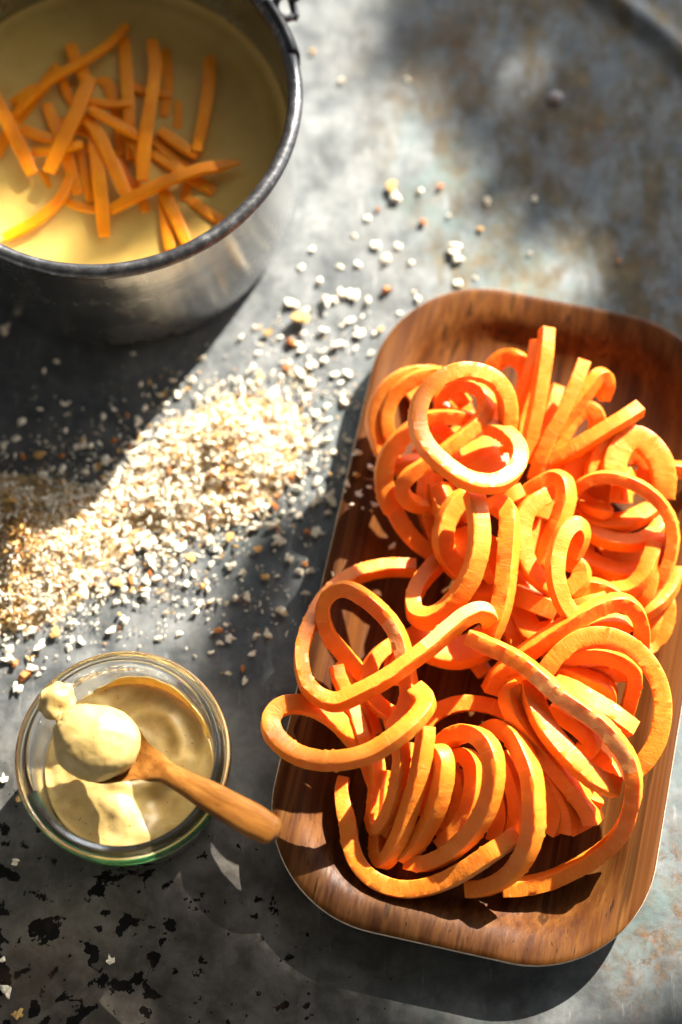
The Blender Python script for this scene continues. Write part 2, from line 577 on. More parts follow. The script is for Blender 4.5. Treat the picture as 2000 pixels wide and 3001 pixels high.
# made-up porch, added unseen to cut the skylight: open only towards the sun
def make_added_porch():
    side = Vector((-AZ.y, AZ.x, 0))
    def slab(name, a, b, z0, z1, th, mat):
        d = (b - a).normalized(); n = Vector((-d.y, d.x, 0)) * th
        q = [a, b, b + n, a + n]
        vs = [(p.x, p.y, z) for z in (z0, z1) for p in q]
        fs = [(0, 3, 2, 1), (4, 5, 6, 7), (0, 1, 5, 4), (1, 2, 6, 5), (2, 3, 7, 6), (3, 0, 4, 7)]
        tag(link(name, mesh(name, vs, fs, False), mat), kind='structure')
    wallm = mat_plain('dark boarded wall', (.30, .30, .30), .8, 0, 20)
    roofm = mat_plain('dark boarded roof', (.26, .26, .26), .8, 0, 20)
    back, front, half = -1.5, 1.5, 1.5
    c = [AZ * front - side * half, AZ * front + side * half, AZ * back + side * half, AZ * back - side * half]
    vs = [(p.x, p.y, z) for z in (1.9, 2.0) for p in c]
    fs = [(0, 3, 2, 1), (4, 5, 6, 7), (0, 1, 5, 4), (1, 2, 6, 5), (2, 3, 7, 6), (3, 0, 4, 7)]
    tag(link('roof', mesh('roof', vs, fs, False), roofm), kind='structure')
    slab('wall', c[2] + AZ * .0, c[3], -.8, 1.88, .1, wallm)
    slab('wall', c[1] - AZ * .2, c[2], -.8, 1.88, .1, wallm)
    slab('wall', c[3], c[0] - AZ * .2, -.8, 1.88, .1, wallm)


make_added_porch()

# ------------------------------------------------------------------ wooden tray
BC, BTH, BA, BB, BR = (.0880, -.0590), math.radians(-12.45), .0984, .1816, .0635


def make_tray():
    root = empty('wooden_tray', (BC[0], BC[1], 0))
    root.rotation_euler = (0, 0, BTH)
    tag(root, 'rectangular teak tray with rounded corners and raised rim, heaped with orange vegetable spirals', 'tray')
    # outline of the rounded rectangle, inset by d
    def outline(d, n=28):
        pts = []
        a, b, r = BA - d, BB - d, max(BR - d * .85, .012)
        for (cx, cy, a0) in ((a - r, b - r, 0), (-(a - r), b - r, 90), (-(a - r), -(b - r), 180), (a - r, -(b - r), 270)):
            for k in range(n + 1):
                q = math.radians(a0 + 90 * k / n)
                pts.append((cx + r * math.cos(q), cy + r * math.sin(q)))
            # straight side is subdivided for a smoother grain read
        return pts
    prof = [(0, .0180), (.0012, .0187), (.003, .0186), (.008, .0178), (.0135, .0163), (.0180, .0140), (.0220, .0110), (.0265, .0081), (.0320, .0065), (.040, .0060), (.060, .0060), (.085, .0060)]
    prof = [prof[0], prof[1], prof[2]] + smooth_profile(prof[2:], 3)[1:]
    vs, fs = [], []
    for d, z in prof:
        for x, y in outline(d):
            vs.append((x, y, z + .0004 * mn.noise(Vector((x * 14, y * 14, 0)))))
    n = len(outline(0))
    for i in range(len(prof) - 1):
        for k in range(n):
            k2 = (k + 1) % n
            fs.append((i * n + k, i * n + k2, (i + 1) * n + k2, (i + 1) * n + k))
    fs.append(tuple((len(prof) - 1) * n + k for k in range(n)))
    me = mesh('tray_surface', vs, fs); fix_normals(me)
    link('tray_surface', me, M_BOARD, root)
    # underside
    prof2 = [(.0010, .0148), (.004, .0138), (.010, .0105), (.016, .0068), (.022, .0032), (.030, .0008), (.036, .0004), (.06, .0004), (.085, .0004)]
    vs, fs = [], []
    for d, z in prof2:
        for x, y in outline(d):
            vs.append((x, y, z))
    for i in range(len(prof2) - 1):
        for k in range(n):
            k2 = (k + 1) % n
            fs.append((i * n + k2, i * n + k, (i + 1) * n + k, (i + 1) * n + k2))
    fs.append(tuple((len(prof2) - 1) * n + k for k in range(n))[::-1])
    link('tray_underside', mesh('tray_underside', vs, fs), M_BOARD, root)
    # pale cut edge of the plywood
    vs, fs = [], []
    for d, z in ((.0001, .0181), (-.0003, .0175), (-.0003, .0155), (.0010, .0147)):
        for x, y in outline(d):
            vs.append((x, y, z + .0002 * mn.noise(Vector((x * 60, y * 60, 0)))))
    for i in range(3):
        for k in range(n):
            k2 = (k + 1) % n
            fs.append((i * n + k, i * n + k2, (i + 1) * n + k2, (i + 1) * n + k))
    me = mesh('tray_edge', vs, fs); fix_normals(me)
    link('tray_edge', me, M_EDGE, root)
    return root


make_tray()


# ------------------------------------------------------------------ sweet potato strands
CROP = {'A': (1050, 920, 2.851), 'B': (1450, 920, 2.851), 'C': (1150, 1380, 2.851), 'D': (1500, 1380, 3.136),
        'E': (740, 1600, 2.613), 'F': (1400, 1720, 2.613), 'G': (940, 2050, 2.24), 'H': (1350, 2050, 2.613),
        'S': (0, 0, 1.568), 'J': (0, 1850, 1.823)}


def cp(c, x, y, z=0.0):
    ox, oy, s = CROP[c]
    return P(ox + x / s, oy + y / s, z)


def strand_mesh(name, pts, wb, wn, rng, step=.0014, skin=None, roll=0.0, twist=0.0, taper=(0, 0), hint=None, ragged=1.0):
    """ribbon of rounded-square section; wb across the loop's plane, wn in it"""
    c = spline(pts, step)
    n = len(c)
    T = [(c[min(i + 1, n - 1)] - c[max(i - 1, 0)]).normalized() for i in range(n)]
    # plane normal of the whole curve
    if hint is None:
        nv = Vector((0, 0, 0))
        cen = sum(c, Vector()) / n
        for a, b in zip(c, c[1:]):
            nv += (a - cen).cross(b - cen)
        nv = nv.normalized() if nv.length > 1e-7 else Vector((0, 0, 1))
        if nv.z < 0:
            nv = -nv
    else:
        nv = Vector(hint).normalized()
    mid = n // 2
    B = [None] * n
    def proj(v, t):
        q = v - t * v.dot(t)
        return q.normalized() if q.length > 1e-6 else t.orthogonal().normalized()
    B[mid] = proj(nv, T[mid])
    for i in range(mid + 1, n):
        B[i] = proj(B[i - 1], T[i])
    for i in range(mid - 1, -1, -1):
        B[i] = proj(B[i + 1], T[i])
    # section: four sides, three spans each, corners slightly eased
    e = .89
    sec = [(1, -e), (1.01, -.3), (1.01, .3), (1, e), (e, 1), (.3, 1.01), (-.3, 1.01), (-e, 1), (-1, e), (-1.01, .3), (-1.01, -.3), (-1, -e),
           (-e, -1), (-.3, -1.01), (.3, -1.01), (e, -1)]
    corner = {0, 3, 4, 7, 8, 11, 12, 15}
    m = len(sec)
    ph = rng.random() * 50
    vs, fs, mi, uvv = [], [], [], []
    L = 0
    for i in range(n):
        if i:
            L += (c[i] - c[i - 1]).length
        u = i / (n - 1)
        ang = roll + twist * (u - .5)
        N = T[i].cross(B[i])
        b = B[i] * math.cos(ang) + N * math.sin(ang)
        nn = N * math.cos(ang) - B[i] * math.sin(ang)
        k = 1 + .07 * mn.noise(Vector((L * 26 + ph, 0, 0)))
        k2 = 1 + .10 * mn.noise(Vector((L * 24 + ph, 7, 0)))
        tp = 1.0
        if taper[0] and u < .15:
            tp = 1 - taper[0] * (1 - u / .15)
        if taper[1] and u > .85:
            tp = 1 - taper[1] * (1 - (1 - u) / .15)
        for q, (sx, sy) in enumerate(sec):
            j = ragged * (.00030 * mn.noise(Vector((L * 330, q * 3.1 + ph, 2))) if q in corner else .00010 * mn.noise(Vector((L * 200, q * 2.3 + ph, 5))))
            if q in corner and rng.random() < .015:
                j += .0006 * ragged
            p = c[i] + nn * (sx * wn * .5 * k * tp) + b * (sy * wb * .5 * k2 * tp)
            d = (nn * sx + b * sy).normalized()
            vs.append(p + d * j)
            uvv.append((L, q / m))
    for i in range(n - 1):
        for q in range(m):
            q2 = (q + 1) % m
            fs.append((i * m + q, i * m + q2, (i + 1) * m + q2, (i + 1) * m + q))
            s = 0
            if skin:
                for (side, u0, u1) in skin:
                    if u0 <= i / (n - 1) <= u1 and q in [(side * 4 + x) % m for x in (0, 1, 2)]:
                        s = 1
            mi.append(s)
    # slightly domed ends
    for (st, sgn) in ((0, -1), ((n - 1) * m, 1)):
        t = T[0] if sgn < 0 else T[-1]
        cc = c[0] if sgn < 0 else c[-1]
        ctr = len(vs)
        vs.append(cc + t * sgn * min(wn, wb) * .06)
        uvv.append((0, 0))
        for q in range(m):
            q2 = (q + 1) % m
            fs.append((st + q2, st + q, ctr) if sgn < 0 else (st + q, st + q2, ctr))
            mi.append(0)
    me = bpy.data.meshes.new(name)
    me.from_pydata([tuple(v) for v in vs], [], fs)
    me.polygons.foreach_set('material_index', mi)
    uvl = me.uv_layers.new(name='UVMap')
    data = []
    for lp in me.loops:
        data.extend(uvv[lp.vertex_index])
    uvl.data.foreach_set('uv', data)
    fix_normals(me)
    # smooth along the strand, edges kept by angle
    me.polygons.foreach_set('use_smooth', [True] * len(me.polygons))
    me.set_sharp_from_angle(angle=math.radians(40))
    me.update()
    return me


GROUP = 'sweet potato spirals heaped on the tray'


def strand(label, segs, wb=7.6, wn=8.2, **kw):
    pts = []
    for c, pl in segs:
        for (x, y, z) in pl:
            pts.append(cp(c, x, y, z * .01))
    me = strand_mesh('vegetable_spiral', pts, wb * .00098, wn * .00097, random.Random(len(C.objects) * 13 + 5), **kw)
    o = link('vegetable_spiral', me, M_POTATO)
    me.materials.append(M_SKIN)
    base = min(pts, key=lambda p: p.z)
    sh = Vector((base.x, base.y, 0))
    for v in me.vertices:
        v.co -= sh
    o.location = sh
    tag(o, label, 'vegetable spiral', GROUP)
    return o


# ---- upper heap
strand('bright figure-eight ring standing highest at the upper left of the heap', [('A', [(1235, 1000, 5.0), (1255, 850, 5.6), (1235, 690, 6.2), (1150, 560, 6.6), (1010, 490, 6.9), (850, 480, 7.1), (690, 540, 7.2), (560, 660, 7.2), (500, 820, 7.2), (510, 980, 7.2), (580, 1120, 7.2), (710, 1250, 7.3), (860, 1360, 7.3), (1010, 1415, 7.2), (1160, 1410, 7.0), (1290, 1330, 6.7), (1345, 1200, 6.3), (1310, 1080, 5.8), (1200, 980, 5.4), (1080, 940, 5.1)])], 7.5, 9.0)
strand('S-shaped curl seen through the bright highest ring and folding out at its lower left', [('A', [(760, 610, 4.6), (880, 590, 4.9), (1010, 630, 5.1), (1075, 730, 5.3), (1050, 850, 5.4), (930, 980, 5.4), (760, 1120, 5.3), (580, 1250, 5.0), (420, 1360, 4.7), (365, 1450, 4.3), (400, 1540, 3.8), (480, 1590, 3.3), (570, 1600, 3.0)])], 7.5, 7.5)
strand('pale outermost loop at the upper left rim of the tray', [('A', [(640, 490, 4.0), (500, 490, 4.2), (370, 525, 4.3), (240, 620, 4.2), (155, 760, 4.0), (130, 910, 3.8), (165, 1060, 3.4), (215, 1170, 3.0), (300, 1260, 2.4), (420, 1310, 2.0)])], 7, 8)
strand('shaded loop nested just inside the pale outermost upper left loop', [('A', [(700, 500, 4.7), (560, 515, 4.8), (430, 570, 4.7), (310, 670, 4.5), (245, 800, 4.2), (235, 930, 3.9), (270, 1050, 3.4), (340, 1160, 2.8)])], 6.5, 7.5)
strand('long dark orange arc hanging down the left side of the upper heap', [('A', [(520, 900, 4.6), (430, 980, 4.6), (320, 1080, 4.5), (245, 1200, 4.3), (215, 1340, 4.0), (225, 1480, 3.6), (260, 1600, 3.1)]), ('C', [(15, 330, 2.8), (90, 460, 2.4), (190, 580, 2.0), (310, 670, 1.7), (430, 730, 1.6)])], 7.5, 9.5)
strand('short dull orange piece between the left arc and the fold below the ring', [('A', [(300, 1290, 2.2), (420, 1260, 2.4), (540, 1250, 2.5), (640, 1270, 2.4)])], 8, 9)
strand('broad orange strip running down behind the S-shaped curl', [('A', [(620, 1330, 3.2), (590, 1480, 3.0), (600, 1620, 2.7)]), ('C', [(310, 330, 2.4), (350, 480, 2.0), (400, 620, 1.7)])], 8, 12)
strand('level strip with a white crumb on it inside the highest ring', [('A', [(500, 890, 4.1), (620, 870, 4.2), (740, 860, 4.3), (860, 870, 4.3), (980, 910, 4.2)])], 8, 8)
strand('tiny hooked curl deep inside the top of the highest ring', [('A', [(690, 800, 3.6), (710, 700, 3.9), (770, 650, 4.1), (840, 690, 4.2), (900, 760, 4.0)])], 7, 7.5)
strand('small bent end below the level strip in the highest ring', [('A', [(640, 980, 2.9), (710, 1010, 3.1), (770, 1070, 3.0), (830, 1140, 2.6)])], 8, 9)
strand('uppermost of three slanting strips in the lower half of the highest ring', [('A', [(830, 1290, 3.6), (930, 1240, 3.9), (1040, 1195, 4.0), (1160, 1170, 3.8)])], 8, 8)
strand('middle one of three slanting strips in the lower half of the highest ring', [('A', [(930, 1340, 3.9), (1040, 1290, 4.2), (1150, 1255, 4.2), (1260, 1240, 3.9)])], 8, 8)
strand('lowest of three slanting strips in the lower half of the highest ring', [('A', [(1010, 1400, 4.1), (1110, 1345, 4.4), (1210, 1310, 4.4), (1310, 1300, 4.1)])], 8, 7.5)
strand('wide orange backing coil under the highest ring', [('A', [(620, 1180, 2.6), (760, 1230, 2.9), (930, 1200, 3.0), (1080, 1120, 3.0), (1200, 1080, 2.9)])], 9, 13)
strand('rounded orange bulge below the highest ring beside its left fold', [('A', [(700, 1440, 3.4), (740, 1540, 3.4), (800, 1640, 3.1), (880, 1720, 2.7)])], 9, 12)
strand('arched loop behind the fan of upright strips at the back of the heap', [('B', [(-60, 520, 2.6), (10, 420, 3.0), (90, 365, 3.3), (170, 370, 3.5), (240, 430, 3.4), (265, 530, 3.0), (240, 650, 2.6), (190, 790, 2.3)])], 7.5, 9)
strand('tallest upright strip of the fan at the back with a square pale end', [('B', [(435, 130, 5.6), (425, 300, 5.5), (400, 480, 5.2), (370, 680, 4.8), (330, 880, 4.3), (290, 1080, 3.7), (270, 1240, 3.2)])], 8.4, 7.8, hint=(.3, .2, 1))
strand('dark side strip close against the left of the tallest upright strip', [('B', [(365, 230, 4.6), (330, 400, 4.4), (280, 560, 4.0), (225, 720, 3.5), (200, 880, 3.0), (220, 1030, 2.6)])], 7, 7)
strand('second upright strip of the fan, slanting right of the tallest one', [('B', [(745, 410, 5.0), (690, 560, 5.0), (620, 720, 4.8), (545, 880, 4.5), (460, 1030, 4.1), (390, 1200, 3.6), (340, 1370, 3.0)])], 8, 7.6, hint=(.2, .3, 1))
strand('folded strip of the fan with its bent tip pointing to the back right', [('B', [(900, 700, 3.3), (935, 600, 3.9), (925, 525, 4.3), (870, 520, 4.5), (790, 620, 4.4), (690, 750, 4.1), (600, 880, 3.7), (520, 1010, 3.3)])], 7, 7.5)
strand('pale open loop in the middle of the fan of upright strips', [('B', [(510, 1130, 2.9), (570, 1010, 3.2), (650, 880, 3.5), (750, 800, 3.7), (830, 820, 3.7), (860, 900, 3.5), (850, 1000, 3.0)])], 7, 9)
strand('short dark strip between the two tallest upright strips', [('B', [(520, 620, 2.9), (480, 760, 2.9), (430, 900, 2.8), (380, 1050, 2.6)])], 7, 9)
strand('low blunt strip leaning out to the right of the fan', [('B', [(1210, 790, 4.8), (1090, 870, 4.9), (960, 950, 4.8), (830, 1030, 4.6), (700, 1110, 4.3), (580, 1180, 3.9), (480, 1230, 3.5)])], 8, 7.8, hint=(.1, .2, 1))
strand('wide pale disc-like ring with a deep hole at the right of the heap', [('B', [(990, 1400, 3.8), (1000, 1240, 4.0), (1070, 1090, 4.1), (1180, 1040, 4.1), (1300, 1110, 4.0), (1390, 1250, 3.8), (1415, 1400, 3.5), (1400, 1530, 3.1)])], 7.5, 13)
strand('broad ring stacked behind the pale disc-like ring', [('B', [(830, 1440, 3.3), (860, 1260, 3.6), (930, 1110, 3.8), (1040, 1020, 3.8), (1150, 1020, 3.6)])], 9, 12)
strand('smooth orange coil behind the stacked rings and the large right arch', [('B', [(640, 1400, 2.9), (690, 1260, 3.1), (780, 1150, 3.3), (900, 1080, 3.3)])], 9, 14)
strand('deep orange coil glowing inside the hole of the disc-like ring', [('B', [(1120, 1200, 2.4), (1200, 1180, 2.6), (1270, 1240, 2.6), (1270, 1340, 2.4), (1180, 1400, 2.2)])], 9, 10)
strand('strip running off the right edge of the picture from the heap', [('B', [(1400, 1280, 2.6), (1500, 1300, 2.7), (1600, 1310, 2.6), (1720, 1315, 2.4)])], 8, 8.5)
strand('large thin arch curving over the right side of the heap', [('D', [(520, 330, 3.2), (560, 220, 3.7), (650, 125, 4.2), (770, 70, 4.5), (910, 60, 4.7), (1060, 95, 4.8), (1210, 165, 4.8), (1350, 280, 4.6), (1450, 430, 4.4), (1485, 610, 4.1), (1460, 790, 3.7), (1400, 950, 3.3), (1320, 1060, 2.9)])], 9.5, 6.5)
strand('blunt pale nub poking up under the large right arch', [('D', [(1080, 40, 3.4), (1040, 120, 3.6), (1010, 200, 3.8), (1005, 290, 3.7)])], 8, 12)
strand('pointed little tip curling under the blunt pale nub', [('D', [(640, 230, 2.7), (690, 310, 3.0), (770, 350, 3.3), (850, 370, 3.5), (930, 385, 3.5)])], 7, 8, taper=(0, .5))
strand('dark upper arc of the three nested arcs under the right arch', [('D', [(640, 340, 2.5), (740, 440, 2.8), (880, 480, 3.0), (1040, 470, 3.1), (1190, 410, 3.1), (1320, 340, 3.0)])], 7, 10)
strand('pale topped middle arc of the three nested arcs under the right arch', [('D', [(640, 440, 2.5), (720, 550, 2.8), (840, 620, 3.0), (990, 655, 3.1), (1140, 655, 3.1), (1270, 600, 3.0), (1350, 510, 2.9), (1380, 400, 2.7)])], 8, 7.5)
strand('lowest of the three nested arcs under the right arch', [('D', [(560, 700, 1.8), (680, 800, 2.0), (820, 880, 2.1), (980, 930, 2.2), (1120, 930, 2.2), (1250, 880, 2.1)])], 8, 8.5)
strand('dim loop at the floor of the tray below the nested arcs', [('D', [(640, 900, 1.1), (760, 980, 1.2), (900, 1020, 1.3), (1040, 1010, 1.3)])], 7, 8)
strand('wide twisted flap rising to a point right of the nested arcs', [('D', [(860, 1110, 2.7), (990, 1110, 3.0), (1110, 1080, 3.2), (1210, 980, 3.4), (1270, 850, 3.5), (1320, 710, 3.5), (1370, 590, 3.3)])], 9, 9, twist=.8, taper=(.2, .5))
strand('second twisted flap below the pointed one', [('D', [(1060, 1120, 2.4), (1150, 1170, 2.5), (1220, 1130, 2.8), (1270, 1010, 3.0), (1290, 880, 3.1)])], 9, 12)
strand('pale loop at the right rim, passing under the large arch', [('D', [(1490, 900, 2.4), (1460, 1040, 2.5), (1390, 1150, 2.6), (1290, 1240, 2.7), (1190, 1300, 2.5)])], 7.5, 10)
strand('lowest pale curl at the right rim, resting on the tray', [('D', [(1400, 1120, 1.8), (1440, 1240, 1.8), (1430, 1380, 1.6), (1390, 1500, 1.4), (1320, 1590, 1.2), (1240, 1640, 1.2)])], 7, 8)
strand('inner curl beside the lowest pale one at the right rim', [('D', [(1380, 1200, 1.6), (1330, 1330, 1.6), (1290, 1450, 1.5), (1240, 1560, 1.2)])], 7, 8)
# ---- middle of the heap
strand('left curved orange coil under the hooked loop in the middle', [('C', [(640, 200, 4.4), (540, 270, 4.5), (460, 390, 4.4), (425, 530, 4.2), (440, 670, 3.8), (510, 790, 3.3), (610, 870, 2.9), (720, 900, 2.6)])], 9, 10)
strand('hooked loop with a pale ridge hanging down the middle of the heap', [('C', [(680, 190, 6.0), (705, 300, 6.2), (725, 430, 6.2), (728, 570, 6.1), (705, 720, 5.9), (655, 880, 5.5), (560, 1040, 5.0), (440, 1170, 4.5), (310, 1235, 4.1), (200, 1200, 3.7), (175, 1090, 3.5), (220, 960, 3.3), (310, 840, 3.0), (420, 740, 2.6)])], 10.0, 8.5, roll=.35)
strand('thick upright strip beside the hooked loop, bent over at its top', [('C', [(860, 340, 4.6), (920, 300, 5.0), (975, 340, 5.3), (985, 460, 5.4), (975, 620, 5.4), (960, 800, 5.2), (940, 980, 5.0), (905, 1150, 4.7), (850, 1300, 4.3), (790, 1430, 3.8)])], 11.0, 9.0, roll=-.5)
strand('tall hairpin loop right of the thick upright strip', [('D', [(40, 280, 3.6), (150, 190, 4.0), (270, 110, 4.4), (390, 60, 4.7), (480, 110, 4.9), (500, 240, 4.9), (465, 400, 4.7), (400, 560, 4.4), (330, 720, 3.9), (270, 900, 3.4)])], 9, 8, roll=.3)
strand('pale C-shaped curl with a rough inner edge', [('D', [(320, 230, 4.9), (230, 280, 5.0), (140, 370, 5.0), (100, 490, 4.9), (95, 620, 4.8), (115, 770, 4.6), (175, 910, 4.4), (270, 1010, 4.2), (370, 1080, 3.9)])], 7.5, 9)
strand('narrow orange coil tucked inside the pale C-shaped curl', [('D', [(280, 480, 3.8), (215, 560, 3.8), (180, 680, 3.7), (195, 810, 3.5), (250, 920, 3.3)])], 8, 8)
strand('bright C-shaped curl ending in a hook, facing the large right arch', [('D', [(560, 780, 4.6), (610, 680, 5.0), (635, 580, 5.4), (600, 510, 5.7), (530, 520, 5.9), (460, 610, 6.0), (415, 750, 5.9), (400, 900, 5.8), (420, 1060, 5.6), (475, 1210, 5.3), (560, 1340, 5.0)])], 8.5, 8.5, roll=.4)
strand('pale rounded lump held inside the bright C-shaped curl', [('D', [(520, 850, 3.8), (600, 860, 4.0), (645, 940, 4.0), (610, 1040, 3.9), (530, 1110, 3.7)])], 9, 9)
strand('low arched strip right of the bright C-shaped curl', [('D', [(520, 1200, 3.0), (610, 1120, 3.2), (710, 1070, 3.3), (830, 1090, 3.3), (950, 1150, 3.1), (1050, 1200, 2.8)])], 8, 9)
strand('flat orange strip below the two C-shaped curls', [('D', [(30, 1130, 3.0), (150, 1180, 3.2), (280, 1230, 3.3), (410, 1280, 3.3)])], 10, 15)
strand('pale hooked coil below the flat strip in the middle', [('D', [(70, 1230, 2.6), (120, 1370, 2.7), (190, 1480, 2.8), (300, 1510, 2.9), (420, 1470, 2.9)])], 9, 12)
strand('short pale strip above the wide front arch', [('D', [(560, 1270, 3.4), (650, 1240, 3.6), (740, 1215, 3.6), (840, 1190, 3.4)])], 8, 9)
strand('orange floor coil seen between the wide arch and the flat strip', [('D', [(250, 1400, 2.0), (380, 1400, 2.1), (520, 1380, 2.1), (640, 1350, 2.0)])], 9, 12)
strand('big smooth orange coil bottom below the hooked loop', [('C', [(150, 1340, 2.2), (260, 1430, 2.4), (400, 1500, 2.5), (550, 1520, 2.5), (700, 1480, 2.4), (810, 1400, 2.2)])], 9, 17)
strand('deep orange strip sloping down right of the thick upright strip', [('C', [(900, 1200, 2.4), (970, 1310, 2.4), (1020, 1410, 2.2), (1060, 1510, 1.8)])], 9, 11)
strand('dark orange coil in the gap behind the thick upright strip', [('C', [(560, 500, 3.0), (620, 640, 3.0), (720, 720, 3.1), (830, 700, 3.2), (900, 600, 3.2)])], 9, 14)
strand('low shaded coil in the gap left of the thick strip foot', [('C', [(620, 960, 2.1), (720, 1000, 2.3), (820, 1000, 2.4), (930, 960, 2.3)])], 8, 11)
strand('rounded filler coil left of the thick upright strip', [('C', [(800, 560, 3.6), (790, 680, 3.7), (820, 800, 3.6), (880, 880, 3.3)])], 9, 11)
strand('plump orange loop bottom between left arc and hooked loop', [('C', [(380, 130, 3.0), (420, 250, 3.1), (480, 350, 3.1), (560, 400, 3.0)])], 9, 14)
strand('slanting dark strip from the ring foot to the hairpin loop', [('C', [(800, 300, 3.8), (900, 250, 4.2), (1000, 200, 4.4), (1060, 170, 4.3)])], 8, 9)
strand('shadowy orange coil deep behind the hairpin loop', [('C', [(1180, 150, 2.4), (1280, 120, 2.6), (1350, 250, 2.6), (1300, 420, 2.5)])], 9, 14)
strand('hidden orange coil filling the right middle of the heap', [('D', [(540, 380, 2.2), (580, 300, 2.4), (640, 230, 2.5), (760, 180, 2.5), (900, 170, 2.4)])], 9, 16)
# ---- coils lying deep in the heap
strand('deep coil on the tray floor under the left outer loops of the upper heap', [('A', [(430, 720, 1.4), (560, 640, 1.5), (720, 640, 1.6), (850, 760, 1.6), (900, 920, 1.5), (820, 1060, 1.4)])], 9, 11)
strand('deep coil on the tray floor under the lower half of the highest ring', [('A', [(500, 1080, 1.4), (640, 1120, 1.5), (820, 1080, 1.6), (1000, 1000, 1.6), (1150, 900, 1.5), (1220, 760, 1.4)])], 9, 13)
strand('deep coil under the foot of the fan of upright strips', [('B', [(-40, 1000, 1.5), (100, 1120, 1.7), (280, 1120, 1.8), (430, 1010, 1.7), (520, 850, 1.5)])], 9, 14)
strand('deep coil under the low blunt strip right of the fan', [('B', [(480, 1350, 1.5), (600, 1280, 1.7), (760, 1240, 1.8), (920, 1280, 1.7), (1020, 1400, 1.6)])], 9, 14)
strand('deep coil on the floor inside the large right arch', [('D', [(800, 560, 1.2), (920, 760, 1.2), (1080, 800, 1.2), (1220, 740, 1.2), (1300, 640, 1.2)])], 9, 12)
strand('deep coil on the floor right of the bright C-shaped curl', [('D', [(650, 640, 1.2), (720, 900, 1.2), (860, 1020, 1.3), (1050, 1060, 1.3)])], 9, 11)
strand('deep coil below the pale C-shaped curl', [('C', [(1000, 700, 1.7), (1040, 860, 1.8), (1130, 980, 1.8), (1260, 1010, 1.7)])], 9, 15)
strand('deep coil below the bent yellow-orange strand on the right', [('F', [(500, 560, 1.6), (640, 520, 1.7), (800, 560, 1.7), (920, 640, 1.6), (1060, 720, 1.3)])], 9, 14)
strand('deep coil under the fan of long strands at the front right', [('F', [(420, 900, 1.6), (500, 1120, 1.6), (620, 1330, 1.5), (760, 1500, 1.3)])], 9, 14)
strand('deep coil under the front row of coils', [('G', [(560, 420, 1.2), (700, 540, 1.3), (880, 640, 1.3), (1040, 600, 1.3), (1160, 480, 1.2)])], 9, 12)
# ---- left front
strand('long skin-edged strand making the outer left loop and rising to the middle knot', [('C', [(810, 1260, 4.6), (790, 1200, 5.2), (710, 1180, 5.5), (600, 1230, 5.6), (450, 1350, 5.6), (300, 1480, 5.6), (150, 1590, 5.6)]), ('E', [(1070, 985, 5.5), (900, 1085, 5.3), (760, 1155, 5.0), (650, 1195, 4.8), (540, 1170, 4.7), (430, 1080, 4.6), (385, 960, 4.5), (375, 830, 4.3), (405, 690, 4.0), (455, 570, 3.6), (530, 430, 3.0), (640, 320, 2.6), (760, 240, 2.4), (900, 190, 2.3), (1060, 165, 2.2), (1250, 170, 2.1)])], 9.0, 7.6, skin=[(3, 0.0, .26), (1, 0, .2)])
strand('loop with a tan skin strip and dark scar, second from the left', [('E', [(900, 1040, 2.2), (830, 970, 2.6), (720, 850, 3.0), (610, 720, 3.5), (550, 590, 4.0), (545, 460, 4.4), (610, 360, 4.7), (720, 330, 4.9), (840, 385, 5.0), (960, 480, 4.9), (1060, 590, 4.8), (1130, 720, 4.7), (1165, 850, 4.6), (1185, 970, 4.4), (1200, 1090, 4.2), (1190, 1190, 3.9), (1140, 1290, 3.4), (1080, 1390, 2.8)])], 8.6, 7.6, skin=[(3, .50, .83), (0, .50, .83), (1, .6, .8)])
strand('bright outermost loop reaching over the left edge of the tray', [('E', [(1250, 1100, 4.4), (1330, 1180, 4.9), (1300, 1270, 5.3), (1200, 1380, 5.5), (1060, 1490, 5.5), (890, 1590, 5.3), (690, 1640, 5.1), (490, 1640, 4.8), (310, 1580, 4.5), (175, 1460, 4.3), (140, 1340, 4.1), (200, 1245, 4.0), (330, 1210, 3.9), (480, 1240, 3.6), (620, 1320, 3.2), (740, 1430, 2.6), (820, 1540, 2.0), (880, 1640, 1.6)])], 6.6, 9.6)
strand('small stick with dark scars poking up through the outer left loop', [('E', [(640, 920, 3.6), (670, 1020, 3.5), (720, 1130, 3.2), (770, 1260, 2.9), (810, 1390, 2.6), (840, 1500, 2.3)])], 7, 6.2, skin=[(0, .45, .9), (2, .45, .9)])
strand('curled strand between the skin-scarred loop and the hooked loop', [('E', [(1190, 700, 2.6), (1060, 760, 2.8), (950, 850, 2.9), (890, 960, 2.9), (880, 1070, 2.8), (930, 1180, 2.7), (1020, 1260, 2.6), (1120, 1310, 2.3)])], 8, 8)
strand('thin shaded strand crossing under the outer left loops', [('E', [(700, 880, 1.7), (760, 1010, 1.8), (830, 1150, 1.8), (890, 1300, 1.8), (930, 1440, 1.7)])], 7, 7)
strand('short orange strand behind the skin-scarred loop', [('E', [(1300, 680, 2.0), (1210, 700, 2.2), (1120, 820, 2.3), (1080, 950, 2.2), (1060, 1060, 2.0)])], 7, 9)
strand('thin fibre-like strip hanging below the skin-scarred loop', [('E', [(1050, 1290, 2.5), (1070, 1370, 2.3), (1100, 1450, 2.0)])], 6, 6)
